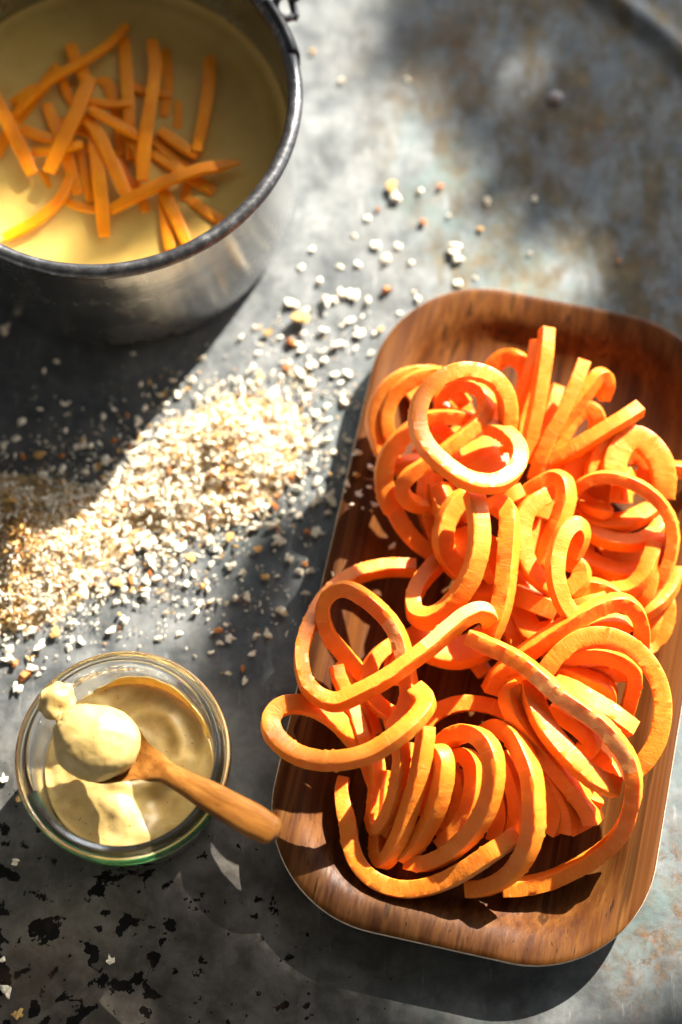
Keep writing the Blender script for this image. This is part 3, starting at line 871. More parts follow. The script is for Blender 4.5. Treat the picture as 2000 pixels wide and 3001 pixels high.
# ---- front coils
strand('leftmost V-shaped coil of the row at the front', [('G', [(260, 120, 1.9), (310, 260, 1.8), (360, 400, 1.7), (372, 550, 1.5), (360, 690, 1.4), (350, 800, 1.3), (375, 850, 1.5), (430, 790, 2.0), (490, 650, 2.9), (520, 500, 3.6), (530, 380, 4.0), (520, 280, 4.2)])], 8, 6.6)
strand('long V-shaped coil, second in the row at the front', [('G', [(440, 470, 1.6), (420, 620, 1.4), (400, 780, 1.2), (375, 930, 1.1), (395, 1060, 1.2), (445, 1040, 1.6), (520, 900, 2.4), (580, 730, 3.2), (630, 560, 4.0), (665, 400, 4.6), (685, 270, 4.9), (690, 180, 5.0)])], 8.2, 7.2)
strand('slim shaded strip inside the first V-shaped coil', [('G', [(290, 420, 1.3), (330, 530, 1.3), (380, 650, 1.2), (420, 760, 1.2)])], 6, 6)
strand('dark narrow coil between the two V-shaped coils', [('G', [(590, 290, 2.2), (570, 450, 2.1), (530, 620, 1.9), (480, 780, 1.6), (430, 900, 1.3)])], 7, 7)
strand('small upright coil, third in the row at the front', [('G', [(680, 760, 1.6), (690, 620, 2.0), (690, 480, 2.7), (715, 370, 3.6), (770, 340, 4.2), (810, 400, 4.5), (805, 540, 4.2), (755, 720, 3.4), (680, 870, 2.5), (600, 980, 1.8), (530, 1040, 1.4)])], 9, 7.5)
strand('largest smooth coil in the middle of the front row', [('G', [(780, 330, 2.6), (860, 250, 3.4), (960, 220, 4.2), (1060, 260, 4.8), (1125, 360, 5.1), (1138, 490, 5.0), (1115, 640, 4.5), (1045, 800, 3.7), (930, 940, 2.8), (790, 1040, 2.0), (670, 1080, 1.5), (570, 1060, 1.2)])], 9.6, 8.6)
strand('inner coil nested in the largest smooth front coil', [('G', [(890, 390, 2.6), (950, 370, 3.0), (1005, 440, 3.2), (1010, 580, 3.0), (970, 730, 2.5), (890, 870, 1.9), (790, 970, 1.4)])], 10, 8)
strand('dark innermost coil of the front row', [('G', [(880, 480, 1.8), (915, 540, 2.0), (910, 680, 1.8), (860, 820, 1.5), (790, 910, 1.2)])], 10, 7)
strand('shaded coil between the third coil and the largest one', [('G', [(850, 420, 2.0), (850, 560, 1.9), (830, 700, 1.7), (780, 840, 1.4)])], 9, 7)
strand('rightmost big coil of the front row with a bright outer face', [('G', [(1090, 230, 2.8), (1170, 190, 3.5), (1260, 240, 4.2), (1330, 360, 4.7), (1385, 510, 4.9), (1400, 680, 4.7), (1395, 850, 4.2), (1340, 1020, 3.4), (1240, 1150, 2.5), (1100, 1230, 1.8), (960, 1250, 1.4)])], 10, 8.6)
strand('dark strip just left of the rightmost big front coil', [('G', [(1180, 360, 2.6), (1250, 500, 2.8), (1290, 660, 2.7), (1290, 820, 2.3), (1240, 960, 1.8)])], 8, 8)
strand('second dark strip behind the largest smooth front coil', [('G', [(1120, 500, 2.2), (1170, 640, 2.1), (1185, 790, 1.9), (1140, 930, 1.5)])], 9, 8)
strand('front-most wavy strand with a narrow left end and a skin underside', [('G', [(155, 510, 1.3), (140, 590, 1.3), (150, 690, 1.4), (180, 820, 1.4), (200, 960, 1.4), (255, 1090, 1.4), (360, 1190, 1.4), (520, 1245, 1.5), (680, 1235, 1.7), (840, 1180, 2.1), (990, 1095, 2.7), (1130, 1000, 3.2), (1290, 890, 3.2)])], 8.2, 9, skin=[(0, .66, 1), (2, .66, 1)], taper=(.35, 0))
strand('low arched strand closing the gap at the back of the front coils', [('G', [(660, 190, 1.4), (730, 110, 1.5), (830, 50, 1.6), (960, 25, 1.7), (1100, 40, 1.8), (1210, 80, 1.8), (1300, 150, 1.7)])], 8, 8.6)
# ---- right front
strand('long diagonal strand from the middle knot sweeping round the front right corner', [('F', [(-60, 380, 5.0), (50, 440, 5.2), (190, 500, 5.4), (340, 585, 5.6), (490, 705, 5.7), (630, 830, 5.7), (790, 940, 5.7), (940, 1050, 5.6), (1070, 1190, 5.4), (1160, 1330, 5.1), (1195, 1470, 4.8), (1190, 1620, 4.3)]), ('H', [(1310, 800, 3.8), (1265, 950, 3.1), (1180, 1080, 2.4), (1040, 1200, 1.8), (870, 1300, 1.4), (680, 1385, 1.2), (480, 1430, 1.1), (320, 1440, 1.1)])], 9.6, 8.4, skin=[(1, .18, .5)])
strand('wide front arch crossing the right side below the bright C-shaped curl', [('F', [(95, 800, 2.4), (150, 690, 2.9), (270, 585, 3.5), (420, 475, 4.2), (600, 350, 4.8), (800, 220, 5.2), (970, 140, 5.3), (1110, 120, 5.2), (1210, 190, 4.9), (1255, 310, 4.4), (1255, 430, 3.8), (1240, 540, 3.0)])], 8.6, 8.4, skin=[(0, .2, .5)])
strand('big round ring at the right, passing behind the long diagonal strand', [('F', [(500, 680, 4.2), (560, 590, 4.5), (660, 480, 4.8), (790, 395, 5.0), (950, 375, 5.1), (1110, 420, 5.1), (1260, 530, 5.0), (1360, 670, 4.9), (1415, 840, 4.7), (1415, 1010, 4.5), (1375, 1180, 4.2), (1300, 1310, 3.9), (1220, 1400, 3.6)])], 7, 9.6)
strand('bent yellow-orange strand inside the big round ring, turning down to the tray', [('F', [(660, 580, 3.2), (760, 530, 3.5), (880, 515, 3.7), (1020, 540, 3.8), (1140, 590, 3.7), (1200, 660, 3.4), (1195, 770, 2.8), (1160, 900, 2.1), (1120, 1030, 1.5)])], 8, 8)
strand('flat orange strand lying under the bent yellow-orange one', [('F', [(760, 650, 2.4), (890, 655, 2.6), (1040, 660, 2.7), (1190, 650, 2.6)])], 8, 9)
strand('thick orange strand with a rounded bend inside the big round ring', [('F', [(580, 640, 3.0), (700, 660, 3.2), (820, 710, 3.3), (940, 760, 3.2), (1000, 820, 2.9), (990, 920, 2.4)])], 9, 9)
strand('small pale curl in the gap below the wide front arch', [('F', [(760, 320, 3.4), (860, 300, 3.7), (970, 275, 3.9), (1080, 280, 3.9), (1150, 330, 3.6)])], 7, 8)
strand('yellowest broad strand ending beside the long diagonal one', [('F', [(600, 760, 3.9), (720, 800, 4.2), (850, 880, 4.4), (980, 960, 4.4), (1090, 1040, 4.3), (1170, 1100, 4.1)])], 9, 13)
strand('pale faced strand curving under the long diagonal strand', [('F', [(400, 740, 4.7), (425, 860, 4.9), (480, 1000, 5.0), (560, 1130, 5.0), (670, 1260, 4.9), (790, 1380, 4.7), (920, 1480, 4.4), (1070, 1540, 4.0)])], 8.6, 10, roll=.3)
strand('long smooth strand fanning down to a blunt end at the front', [('F', [(330, 780, 4.4), (250, 840, 4.4), (280, 960, 4.3), (360, 1090, 4.2), (460, 1220, 4.0), (580, 1350, 3.7), (690, 1480, 3.3), (790, 1610, 2.8), (860, 1720, 2.3), (890, 1800, 2.0)])], 9, 9.4)
strand('hooked orange strand in the hollow below the diagonal strand', [('F', [(560, 930, 3.6), (680, 1000, 3.7), (790, 1080, 3.6), (870, 1170, 3.4), (860, 1250, 3.1), (780, 1240, 2.8)])], 8, 9)
strand('dim strand running down to the pale faced strand end', [('F', [(880, 1210, 2.5), (960, 1310, 2.6), (1030, 1410, 2.7), (1080, 1500, 2.7)])], 8, 9)
strand('deep red-orange strip at the front, left one under the fan', [('H', [(560, 500, 2.4), (620, 640, 2.3), (690, 780, 2.0), (700, 900, 1.7), (660, 1000, 1.3)])], 9, 12)
strand('deep red-orange strip at the front, middle one under the fan', [('H', [(640, 600, 2.3), (730, 730, 2.2), (790, 870, 1.9), (800, 1000, 1.4)])], 10, 13)
strand('blunt orange strip at the front, right one under the fan', [('H', [(780, 620, 2.6), (880, 700, 2.6), (970, 760, 2.4), (1050, 790, 2.1)])], 8, 10)
strand('red-orange strip lying flat beneath the long smooth strand', [('H', [(760, 740, 1.6), (850, 840, 1.5), (910, 930, 1.4), (950, 1000, 1.3)])], 8, 14)
strand('shaded orange strand below the knot where two strands meet', [('F', [(150, 640, 2.4), (250, 700, 2.8), (380, 700, 3.2), (480, 740, 3.3), (560, 830, 3.2)])], 9, 11)
strand('dim strand at the tray floor in the hollow below the hooked loop', [('C', [(640, 1560, 1.1), (720, 1620, 1.2), (780, 1700, 1.2)])], 7, 8)

# ------------------------------------------------------------------ pot
POT_C, POT_R, POT_H, SOUP_Z = (-.1283, .1979), .1069, .1058, .0590


def make_pot():
    root = empty('metal_pot', (POT_C[0], POT_C[1], 0))
    tag(root, 'old aluminium cooking pot with dark rolled rim, full of yellow soup', 'pot')
    R = POT_R - .0032
    out = [(0, .0), (.05, .0), (.090, .0003), (.0965, .0022), (.1000, .0065), (.1012, .013), (.1018, .03), (R - .0015, .06), (R - .0005, .085), (R - .0002, POT_H - .002)]
    inn = [(R - .0019, POT_H - .002), (R - .0022, .085), (R - .0035, .06), (.0995, .03), (.0975, .012), (.090, .0035), (.05, .0025), (0, .0025)]
    vs, fs = lathe(smooth_profile(out, 5) + smooth_profile(inn, 5), 160)
    for i, v in enumerate(vs):                       # faint dents
        k = 1 + .004 * mn.noise(Vector((v[0] * 22, v[1] * 22, v[2] * 30)))
        vs[i] = (v[0] * k, v[1] * k, v[2])
    link('pot_body', mesh('pot_body', vs, fs), M_POT, root)
    prof = [(R + .0002 + .0040 * math.cos(a), POT_H - .0036 + .0040 * math.sin(a)) for a in [2 * math.pi * k / 16 for k in range(16)]]
    vs, fs = lathe(prof, 200, True)
    for i, v in enumerate(vs):
        k = .0004 * mn.noise(Vector((v[0] * 60, v[1] * 60, v[2] * 200)))
        vs[i] = (v[0] * (1 + k * 8), v[1] * (1 + k * 8), v[2] + k)
    me = mesh('pot_rim', vs, fs); fix_normals(me)
    link('pot_rim', me, M_RIM, root)
    # handle bracket hugging the rim
    p = P(862, 60, POT_H)
    a0 = math.atan2(p.y - POT_C[1], p.x - POT_C[0])
    rr = POT_R + .0006
    vs, fs = [], []
    na = 20
    secp = [(-.0062, POT_H - .010), (-.0058, POT_H - .001), (-.003, POT_H + .0016), (.0004, POT_H + .001), (.0022, POT_H - .004), (.0022, POT_H - .03),
            (.0006, POT_H - .03), (.0004, POT_H - .006), (-.0012, POT_H + .0002), (-.003, POT_H + .0004), (-.0050, POT_H - .002), (-.0052, POT_H - .010)]
    for i in range(na + 1):
        u = i / na * 2 - 1
        a = a0 + u * .17
        sh = (1 - abs(u) ** 3)
        for dr, z in secp:
            zz = z if z > POT_H - .012 else POT_H - .008 - (POT_H - .008 - z) * (.25 + .75 * sh)
            vs.append(((rr + dr) * math.cos(a), (rr + dr) * math.sin(a), zz + .0003 * mn.noise(Vector((i * .8, dr * 900, 4)))))
    m = len(secp)
    for i in range(na):
        for k in range(m):
            k2 = (k + 1) % m
            fs.append((i * m + k, i * m + k2, (i + 1) * m + k2, (i + 1) * m + k))
    fs.append(tuple(range(m)))
    fs.append(tuple(na * m + k for k in range(m))[::-1])
    me = mesh('handle_bracket', vs, fs); fix_normals(me)
    br = link('handle_bracket', me, M_IRON, root)
    # bail eye and wire going out over the top edge
    er = rr + .0075
    q = P(868, -2, POT_H - .004)
    a1 = math.atan2(q.y - POT_C[1], q.x - POT_C[0])
    c = Vector((er * math.cos(a1), er * math.sin(a1), POT_H - .006))
    rad = Vector((math.cos(a1), math.sin(a1), 0)); tan = Vector((-math.sin(a1), math.cos(a1), 0))
    pts = [c + rad * (.0065 * math.cos(t)) + (tan * .75 + Vector((0, 0, .66))) * (.0065 * math.sin(t)) for t in [2 * math.pi * k / 28 for k in range(24)]]
    pts += [c + tan * (.01 + .012 * k) + rad * (.007 + .003 * k) + Vector((0, 0, .001 * k)) for k in range(1, 6)]
    vs, fs = tube(spline(pts, .0012), .0022)
    link('bail_handle', mesh('bail_handle', vs, fs), M_RIM, root)
    return root


make_pot()


def make_soup():
    n, m = 96, 30
    R = .1000
    vs, fs = [(0, 0, 0)], []
    for j in range(1, m + 1):
        r = R * j / m
        for k in range(n):
            a = 2 * math.pi * k / n
            x, y = r * math.cos(a), r * math.sin(a)
            z = .0007 * mn.noise(Vector((x * 30, y * 30, 0)))
            z += .0009 * math.exp(-((r - .0905) / .0011) ** 2)          # skin ring near the pot side
            z += .002 * max(0, (r - .097) / .003) ** 2
            vs.append((x, y, z))
    for k in range(n):
        fs.append((0, 1 + k, 1 + (k + 1) % n))
    for j in range(m - 1):
        for k in range(n):
            k2 = (k + 1) % n
            fs.append((1 + j * n + k, 1 + (j + 1) * n + k, 1 + (j + 1) * n + k2, 1 + j * n + k2))
    o = link('soup', mesh('soup', vs, fs), M_SOUP)
    o.location = (POT_C[0], POT_C[1], SOUP_Z)
    return tag(o, 'smooth pale yellow soup filling the metal pot to mid height', 'soup')


make_soup()


def soup_strip(label, pl, wd=7.2, th=4.0, z0=0.0, taper=(.15, .15)):
    n = len(pl)
    pts = []
    for i, q in enumerate(pl):
        dz = q[2] if len(q) > 2 else 0
        pts.append(cp('S', q[0], q[1], SOUP_Z + .0002 + z0 * .8 + dz * .0009))
    me = strand_mesh('vegetable_strip', pts, th * .00075, wd * .00076, random.Random(len(C.objects)), hint=(0.05, 0.1, 1), taper=taper, ragged=.6)
    o = link('vegetable_strip', me, M_STRIP)
    c = Vector((pts[0].x, pts[0].y, SOUP_Z))
    for v in me.vertices:
        v.co -= c
    o.location = c
    tag(o, label, 'vegetable strip', 'orange vegetable strips floating in the soup')


SS = soup_strip
SS('long arched strip curving from the far back down to the left of the soup', [(585, 115, 2), (500, 205, 3), (380, 285, 4), (260, 350, 4), (150, 440, 3), (60, 540, 1)], 6.6, z0=.004)
SS('blunt stub end rising behind the long arched strip', [(325, 205, 1), (345, 270, 1), (385, 340, 2), (400, 390, 1)], 9, z0=.002)
SS('broad pale-edged strip slanting down at the left front of the strips', [(415, 360, 2), (360, 500, 5), (290, 650, 6), (225, 790, 5)], 10.5, z0=.006)
SS('broad straight strip at the left edge of the picture in the soup', [(-60, 380, 2), (0, 490, 4), (60, 610, 5), (110, 710, 4), (150, 800, 2)], 9.5, z0=.004)
SS('upright strip with a square lower end in the middle of the soup', [(572, 180, 0), (582, 320, 2), (590, 450, 3), (598, 600, 3), (605, 735, 1)], 9, z0=.001)
SS('smooth upright strip right of the middle, reaching the front', [(700, 185, 1), (715, 310, 3), (695, 470, 5), (668, 640, 5), (655, 830, 3)], 9.5, z0=.005)
SS('dull strip half sunk right behind the smooth upright one', [(760, 230, 0), (775, 390, 0), (755, 540, 0)], 8, z0=-.001)
SS('tall strip with a notched top at the right of the soup', [(965, 262, 1), (960, 400, 3), (935, 560, 3), (905, 695, 2)], 8.6, z0=.003)
SS('curved strip running down the middle to the bottom long strip', [(395, 540, 1), (460, 630, 4), (530, 780, 4), (595, 915, 2)], 9, z0=.004)
SS('thick strip pointing straight to the front rim', [(432, 610, 2), (450, 770, 4), (468, 930, 3), (480, 1085, 0)], 10, z0=.003)
SS('short yellow strip crossing the middle above the square-ended one', [(415, 500, 3), (520, 560, 4), (650, 635, 2)], 6.4, z0=.006)
SS('short level strip just above the crossing yellow strip', [(410, 468, 2), (500, 482, 2), (605, 480, 2)], 6, z0=.004)
SS('short bright strip end beside the long arched strip at left', [(55, 480, 1), (110, 440, 3), (172, 400, 3)], 7, z0=.003)
SS('narrow strip behind the broad slanting one, running down', [(215, 480, 0), (255, 580, 1), (310, 720, 2), (360, 890, 0)], 8.5, z0=.001)
SS('short flat strip between the left edge strip and the slanting strip', [(105, 590, 1), (180, 625, 2), (250, 640, 1)], 7, z0=.001)
SS('longest lower strip, pointed at its right end', [(510, 965, 0), (620, 905, 3), (760, 835, 4), (900, 785, 3), (1000, 765, 2), (1110, 745, 0)], 8.6, z0=.005, taper=(.1, .8))
SS('short strip ending at the foot of the notched tall strip', [(735, 600, 1), (820, 660, 2), (910, 715, 1)], 8, z0=.002)
SS('half sunk strip crossing below the longest lower strip to the right', [(700, 700, 0), (830, 790, 1), (990, 885, 0)], 8.6, z0=-.0005)
SS('strip leaning on the front rim, right one of two', [(745, 870, 0), (800, 980, 1), (860, 1120, 1)], 9, z0=.002)
SS('half sunk strip near the right front rim', [(870, 920, -1), (950, 975, 0), (1040, 1030, 0)], 8, z0=-.0005)
SS('strip leaning on the front rim, left one of two', [(755, 930, 0), (765, 1030, 1), (785, 1150, 1)], 8.5, z0=0)
SS('curved strip at the left front sweeping to the pot rim', [(330, 800, 0), (280, 910, 2), (180, 1005, 3), (20, 1095, 1)], 7.6, z0=.002)
SS('flat strip under the thick front strip', [(300, 930, -1), (400, 960, 0), (540, 965, 0)], 7, z0=-.0005)
SS('small sunk piece left of the curved front strip', [(200, 790, -1), (245, 870, -1)], 8, z0=-.001)
SS('stubby piece showing below the longest lower strip', [(650, 900, -1), (672, 975, 0)], 6.5, z0=0)
SS('dim sunk strip between the two right upright strips', [(820, 465, -1), (818, 600, -1)], 7, z0=-.001)
SS('dark strip at the far left behind the edge strip', [(-40, 760, 0), (10, 660, 1), (80, 560, 1), (200, 400, 1), (260, 310, 0)], 8, z0=-.0005)
SS('dim strip lying behind the middle of the heap', [(430, 360, -1), (500, 390, 0), (525, 480, 0)], 9, z0=-.001)
SS('sunk strip crossing under the middle strips', [(330, 680, -1), (450, 700, 0), (600, 760, -1)], 8, z0=-.001)
SS('short sunk strip under the right end of the longest lower strip', [(880, 790, -1), (850, 930, 0)], 7, z0=-.001)
SS('thin strip crossing behind the smooth upright strip', [(560, 380, 0), (660, 420, 1), (790, 440, 0)], 7, z0=0)
SS('thin pale strip lying across the foot of the broad slanting strip', [(150, 700, 1), (260, 690, 4), (380, 660, 3)], 6, z0=.004)
SS('thin strip between the arched strip and the stub end', [(250, 300, 0), (300, 400, 1), (330, 480, 0)], 6.5, z0=0)
SS('thin strip beside the square-ended upright strip', [(530, 470, 0), (548, 600, 1), (555, 720, 0)], 6.5, z0=0)
SS('short bright strip tip beside the crossing yellow strip', [(600, 640, 2), (635, 700, 3), (640, 760, 2)], 7, z0=.002)
SS('thin strip under the short strip at the notched strip foot', [(700, 640, 0), (790, 720, 0), (860, 770, -1)], 7, z0=0)
SS('thin strip tucked under the curved middle strip', [(500, 690, 0), (560, 790, 0), (640, 880, 0)], 7, z0=0)
SS('thin strip lying along the left side of the thick front strip', [(370, 700, 0), (395, 820, 1), (420, 930, 0)], 7, z0=0)
SS('submerged strip behind the slanting and curved strips', [(260, 540, -1), (380, 600, 0), (520, 640, -1)], 9, z0=-.001)
SS('submerged strip below the square-ended upright strip', [(560, 700, -1), (600, 820, -1), (690, 880, -1)], 9, z0=-.001)

# ------------------------------------------------------------------ glass jar with mustard
JC = (-.1070, -.1492)
JR = .0533


def make_jar():
    root = empty('glass_jar', (JC[0], JC[1], 0))
    tag(root, 'round preserving jar of thick clear glass, green in its rim, holding mustard', 'jar')
    out = [(0, 0.0010), (.036, .0008), (.0425, .0014), (.0455, .005), (.0468, .012), (.0478, .03), (.0486, .046), (.0490, .0505), (.0515, .0525), (.0530, .0550), (.0533, .0580), (.0530, .0600), (.0522, .0610), (.0512, .0612),
           (.0506, .0606), (.0502, .0590), (.0498, .0588), (.0494, .0594), (.0490, .0612), (.0484, .0634), (.0474, .0642), (.0462, .0641), (.0452, .0634), (.0446, .0615), (.0441, .0585),
           (.0436, .0500), (.0432, .03), (.0424, .013), (.040, .0075), (.034, .0062), (0, .0060)]
    vs, fs = lathe(smooth_profile(out, 3), 144)
    me = mesh('jar_glass', vs, fs); fix_normals(me)
    link('jar_glass', me, M_GLASS, root)
    # green arc added on the near side for the tint glass refracts there
    arc = []
    for k in range(61):
        a = math.radians(-158 + 136 * k / 60)
        arc.append(Vector((.0490 * math.cos(a), .0490 * math.sin(a), .0545)))
    vs, fs = tube(arc, .0016)
    me = mesh('green_tint_arc', vs, fs); fix_normals(me)
    link('green_tint_arc', me, M_GREEN, root)
    return root


make_jar()


def jl(x, y, z):
    p = cp('J', x, y, z)
    return p - Vector((JC[0], JC[1], 0))


def make_mustard():
    n, m = 120, 44
    R = .0428
    ball = jl(520, 620, .045)
    g1, g2, g3 = jl(640, 940, .035), jl(820, 900, .035), jl(900, 560, .04)
    sw = jl(760, 560, .04)
    vs, fs = [], []
    def hz(x, y):
        v = Vector((x, y, 0))
        z = .029
        z += .007 * max(0, (y + x * .25) / R)                   # banked up towards the back
        z += .006 * math.exp(-((v - Vector((g1.x, g1.y, 0))).length / .012) ** 2)
        z -= .007 * math.exp(-((v - Vector((g2.x, g2.y, 0))).length / .010) ** 2)
        z += .006 * math.exp(-((v - Vector((ball.x, ball.y, 0))).length / .018) ** 2)
        d = (v - Vector((sw.x, sw.y, 0))).length
        a = math.atan2(y - sw.y, x - sw.x)
        z += .0017 * math.sin(d * 430 + a * 1.3) * math.exp(-((d - .020) / .012) ** 2)
        z += .0022 * mn.noise(Vector((x * 45, y * 45, 1))) + .0008 * mn.noise(Vector((x * 160, y * 160, 2)))
        return z
    vs.append((0, 0, hz(0, 0)))
    for j in range(1, m + 1):
        for k in range(n):
            a = 2 * math.pi * k / n
            r = R * j / m
            x, y = r * math.cos(a), r * math.sin(a)
            e = max(0, (j / m - .9) / .1)
            vs.append((x, y, hz(x, y) + .0012 * e * e * (1 + .8 * mn.noise(Vector((a * 3, 0, 0))))))
    for k in range(n):
        fs.append((0, 1 + k, 1 + (k + 1) % n))
    for j in range(m - 1):
        for k in range(n):
            k2 = (k + 1) % n
            fs.append((1 + j * n + k, 1 + (j + 1) * n + k, 1 + (j + 1) * n + k2, 1 + j * n + k2))
    # body down to the jar floor
    last = 1 + (m - 1) * n
    lo = len(vs)
    for (r, z) in ((.0424, .02), (.0412, .012), (.034, .0066)):
        for k in range(n):
            a = 2 * math.pi * k / n
            vs.append((r * math.cos(a), r * math.sin(a), z))
    rows = [last, lo, lo + n, lo + 2 * n]
    for a, b in zip(rows, rows[1:]):
        for k in range(n):
            k2 = (k + 1) % n
            fs.append((a + k, b + k, b + k2, a + k2))
    fs.append(tuple(lo + 2 * n + k for k in range(n))[::-1])
    me = mesh('mustard', vs, fs); fix_normals(me)
    o = link('mustard', me, M_MUST)
    o.location = (JC[0], JC[1], 0)
    tag(o, 'creamy yellow mustard with swirled surface filling the lower part of the glass jar', 'mustard')


make_mustard()


def blob_mesh(name, r, fn, sub=5):
    bm = bmesh.new()
    bmesh.ops.create_icosphere(bm, subdivisions=sub, radius=1)
    for v in bm.verts:
        v.co = fn(v.co.copy()) 
    me = bpy.data.meshes.new(name)
    bm.to_mesh(me); bm.free()
    me.polygons.foreach_set('use_smooth', [True] * len(me.polygons))
    return me


def make_dollop():
    c = cp('J', 520, 600, .066)
    def fn(d):
        r = .0188
        p = Vector((d.x * r * 1.10, d.y * r * 1.0, d.z * r * .78))
        p += d * (.0016 * mn.noise(d * 1.3 + Vector((4, 0, 0))) + .0004 * mn.noise(d * 3.6) + .0003 * mn.noise(d * 13))
        t = max(0, d.dot(Vector((-.72, .62, .25)).normalized()) - .70) / .30       # dragged peak
        p += Vector((-.72, .62, .1)) * (.0035 * t + .0022 * t * mn.noise(d * 9))
        return p
    o = link('mustard_dollop', blob_mesh('mustard_dollop', .02, fn), M_MUST)
    o.location = c
    tag(o, 'rounded dollop of mustard heaped on the bowl of the wooden spoon', 'mustard')
    c2 = cp('J', 305, 365, .0645)
    a = math.atan2(c2.y - JC[1], c2.x - JC[0])
    rot = Matrix.Rotation(a, 3, 'Z')
    def fn2(d):
        p = Vector((d.x * .0078, d.y * .0098, d.z * .0046))
        p += d * (.0022 * mn.noise(d * 1.5 + Vector((9, 2, 0))) + .0004 * mn.noise(d * 5))
        if d.x < -.3:
            p += Vector((-.002, .001, -.003)) * (-d.x - .3) * (1 + .9 * mn.noise(d * 7))
        return rot @ p
    o = link('mustard_smear', blob_mesh('mustard_smear', .01, fn2, 4), M_MUST)
    o.location = c2
    tag(o, 'small smear of mustard wiped on the upper left rim of the jar', 'mustard')
    # thin film pulled down the inside of the glass
    vs, fs = [], []
    a0 = math.atan2(jl(800, 400, .05).y, jl(800, 400, .05).x)
    nu, nv = 40, 12
    for i in range(nu + 1):
        u = i / nu * 2 - 1
        aa = a0 + u * .85
        top = .0485 + .006 * mn.noise(Vector((u * 3.1, 0, 5))) - .012 * u * u
        for j in range(nv + 1):
            t = j / nv
            z = .036 + (top - .036) * t
            r = .0431 - .0012 * (1 - t) - .0004 * mn.noise(Vector((u * 6, t * 3, 8)))
            vs.append((r * math.cos(aa), r * math.sin(aa), z))
    for i in range(nu):
        for j in range(nv):
            b = i * (nv + 1) + j
            fs.append((b, b + 1, b + nv + 2, b + nv + 1))
    me = mesh('mustard_streak', vs, fs)
    o = link('mustard_streak', me, M_MUST)
    sm = o.modifiers.new('thick', 'SOLIDIFY'); sm.thickness = .0006
    o.location = (JC[0], JC[1], 0)
    tag(o, 'streak of mustard clinging to the inner glass at the far side of the jar', 'mustard')


make_dollop()


def make_spoon():
    pa = cp('J', 520, 600, .0575)
    pn = cp('J', 865, 742, .0655)
    pe = cp('J', 1488, 1088, .0755)
    root = empty('wooden_spoon', (pa.x, pa.y, 0))
    tag(root, 'small cherry-wood spoon resting across the jar rim with mustard on its bowl', 'spoon')
    dv = (pn - pa); Lb = dv.length
    line = spline([pa - dv * .55, pa, pa.lerp(pn, .5) + Vector((0, 0, -.0008)), pn, pn.lerp(pe, .5) + Vector((0, 0, .0012)), pe], .0012)
    n = len(line)
    s = [0.0]
    for a, b in zip(line, line[1:]):
        s.append(s[-1] + (b - a).length)
    L = s[-1]
    sb = dv.length * .55                       # bowl centre
    def lerp_tab(tab, x):
        for (x0, y0), (x1, y1) in zip(tab, tab[1:]):
            if x <= x1:
                t = (x - x0) / (x1 - x0)
                t = t * t * (3 - 2 * t)
                return y0 + (y1 - y0) * max(0, min(1, t))
        return tab[-1][1]
    sn = sb + Lb
    wt = [(0, .004), (sb * .35, .0125), (sb, .0178), (sb + .007, .0182), (sn - .006, .0080), (sn + .004, .0055), (L * .74, .0077), (L * .88, .0083), (L - .004, .0074), (L - .0012, .0050), (L, .0024)]
    dt = [(0, 0), (sb * .5, .007), (sb, .0095), (sb + .010, .006), (sn - .008, .0004), (L, 0)]
    tt = [(0, .0020), (sb, .0026), (sn - .008, .0055), (sn, .0072), (L * .8, .0078), (L - .004, .0070), (L, .0030)]
    m = 14
    vs, fs, mi = [], [], []
    for i, p in enumerate(line):
        t = (line[min(i + 1, n - 1)] - line[max(i - 1, 0)]).normalized()
        side = t.cross(Vector((0, 0, 1))).normalized()
        up = side.cross(t).normalized()
        wv, dd, th = lerp_tab(wt, s[i]), lerp_tab(dt, s[i]), lerp_tab(tt, s[i])
        hand = max(0, min(1, (s[i] - sn + .012) / .016))
        top, bot = [], []
        for k in range(m + 1):
            q = k / m * 2 - 1
            arch = math.sqrt(max(0, 1 - q * q))
            zt = -dd * (1 - q * q) + hand * th * .45 * arch
            zb = -dd * (1 - q * q) - (1 - hand) * th * (.35 + .65 * arch) - hand * th * .55 * arch
            top.append(p + side * (q * wv) + up * zt)
            bot.append(p + side * (q * wv * .985) + up * zb)
        vs += top + bot[::-1]
    M2 = 2 * (m + 1)
    for i in range(n - 1):
        for k in range(M2):
            k2 = (k + 1) % M2
            fs.append((i * M2 + k, i * M2 + k2, (i + 1) * M2 + k2, (i + 1) * M2 + k))
            mi.append(1 if (s[i] > L - .0016) else 0)
    fs.append(tuple(range(M2))[::-1]); mi.append(0)
    fs.append(tuple((n - 1) * M2 + k for k in range(M2))); mi.append(1)
    # split into bowl and handle at the neck; both in a frame along the spoon so the grain follows it
    ang = math.atan2(pe.y - pn.y, pe.x - pn.x) - math.pi / 2
    R = Matrix.Rotation(-ang, 3, 'Z')
    org = Vector((pa.x, pa.y, 0))
    root.rotation_euler = (0, 0, ang)
    cut = next(i for i, x in enumerate(s) if x > sn - .004)
    for nm, i0, i1 in (('bowl', 0, cut), ('handle', cut, n - 1)):
        vv = [R @ (v - org) for v in vs[i0 * M2:(i1 + 1) * M2]]
        ff, mm = [], []
        for i in range(i1 - i0):
            for k in range(M2):
                k2 = (k + 1) % M2
                ff.append((i * M2 + k, i * M2 + k2, (i + 1) * M2 + k2, (i + 1) * M2 + k))
                mm.append(1 if s[i + i0] > L - .0020 and k > m // 2 else 0)
        ff.append(tuple(range(M2))[::-1]); mm.append(0)
        ff.append(tuple((i1 - i0) * M2 + k for k in range(M2))); mm.append(0)
        me = mesh(nm, vv, ff)
        me.materials.append(M_SPOON); me.materials.append(M_SPOON_DARK)
        me.polygons.foreach_set('material_index', mm)
        fix_normals(me)
        me.set_sharp_from_angle(angle=math.radians(50))
        link(nm, me, [], root)
    return root


make_spoon()


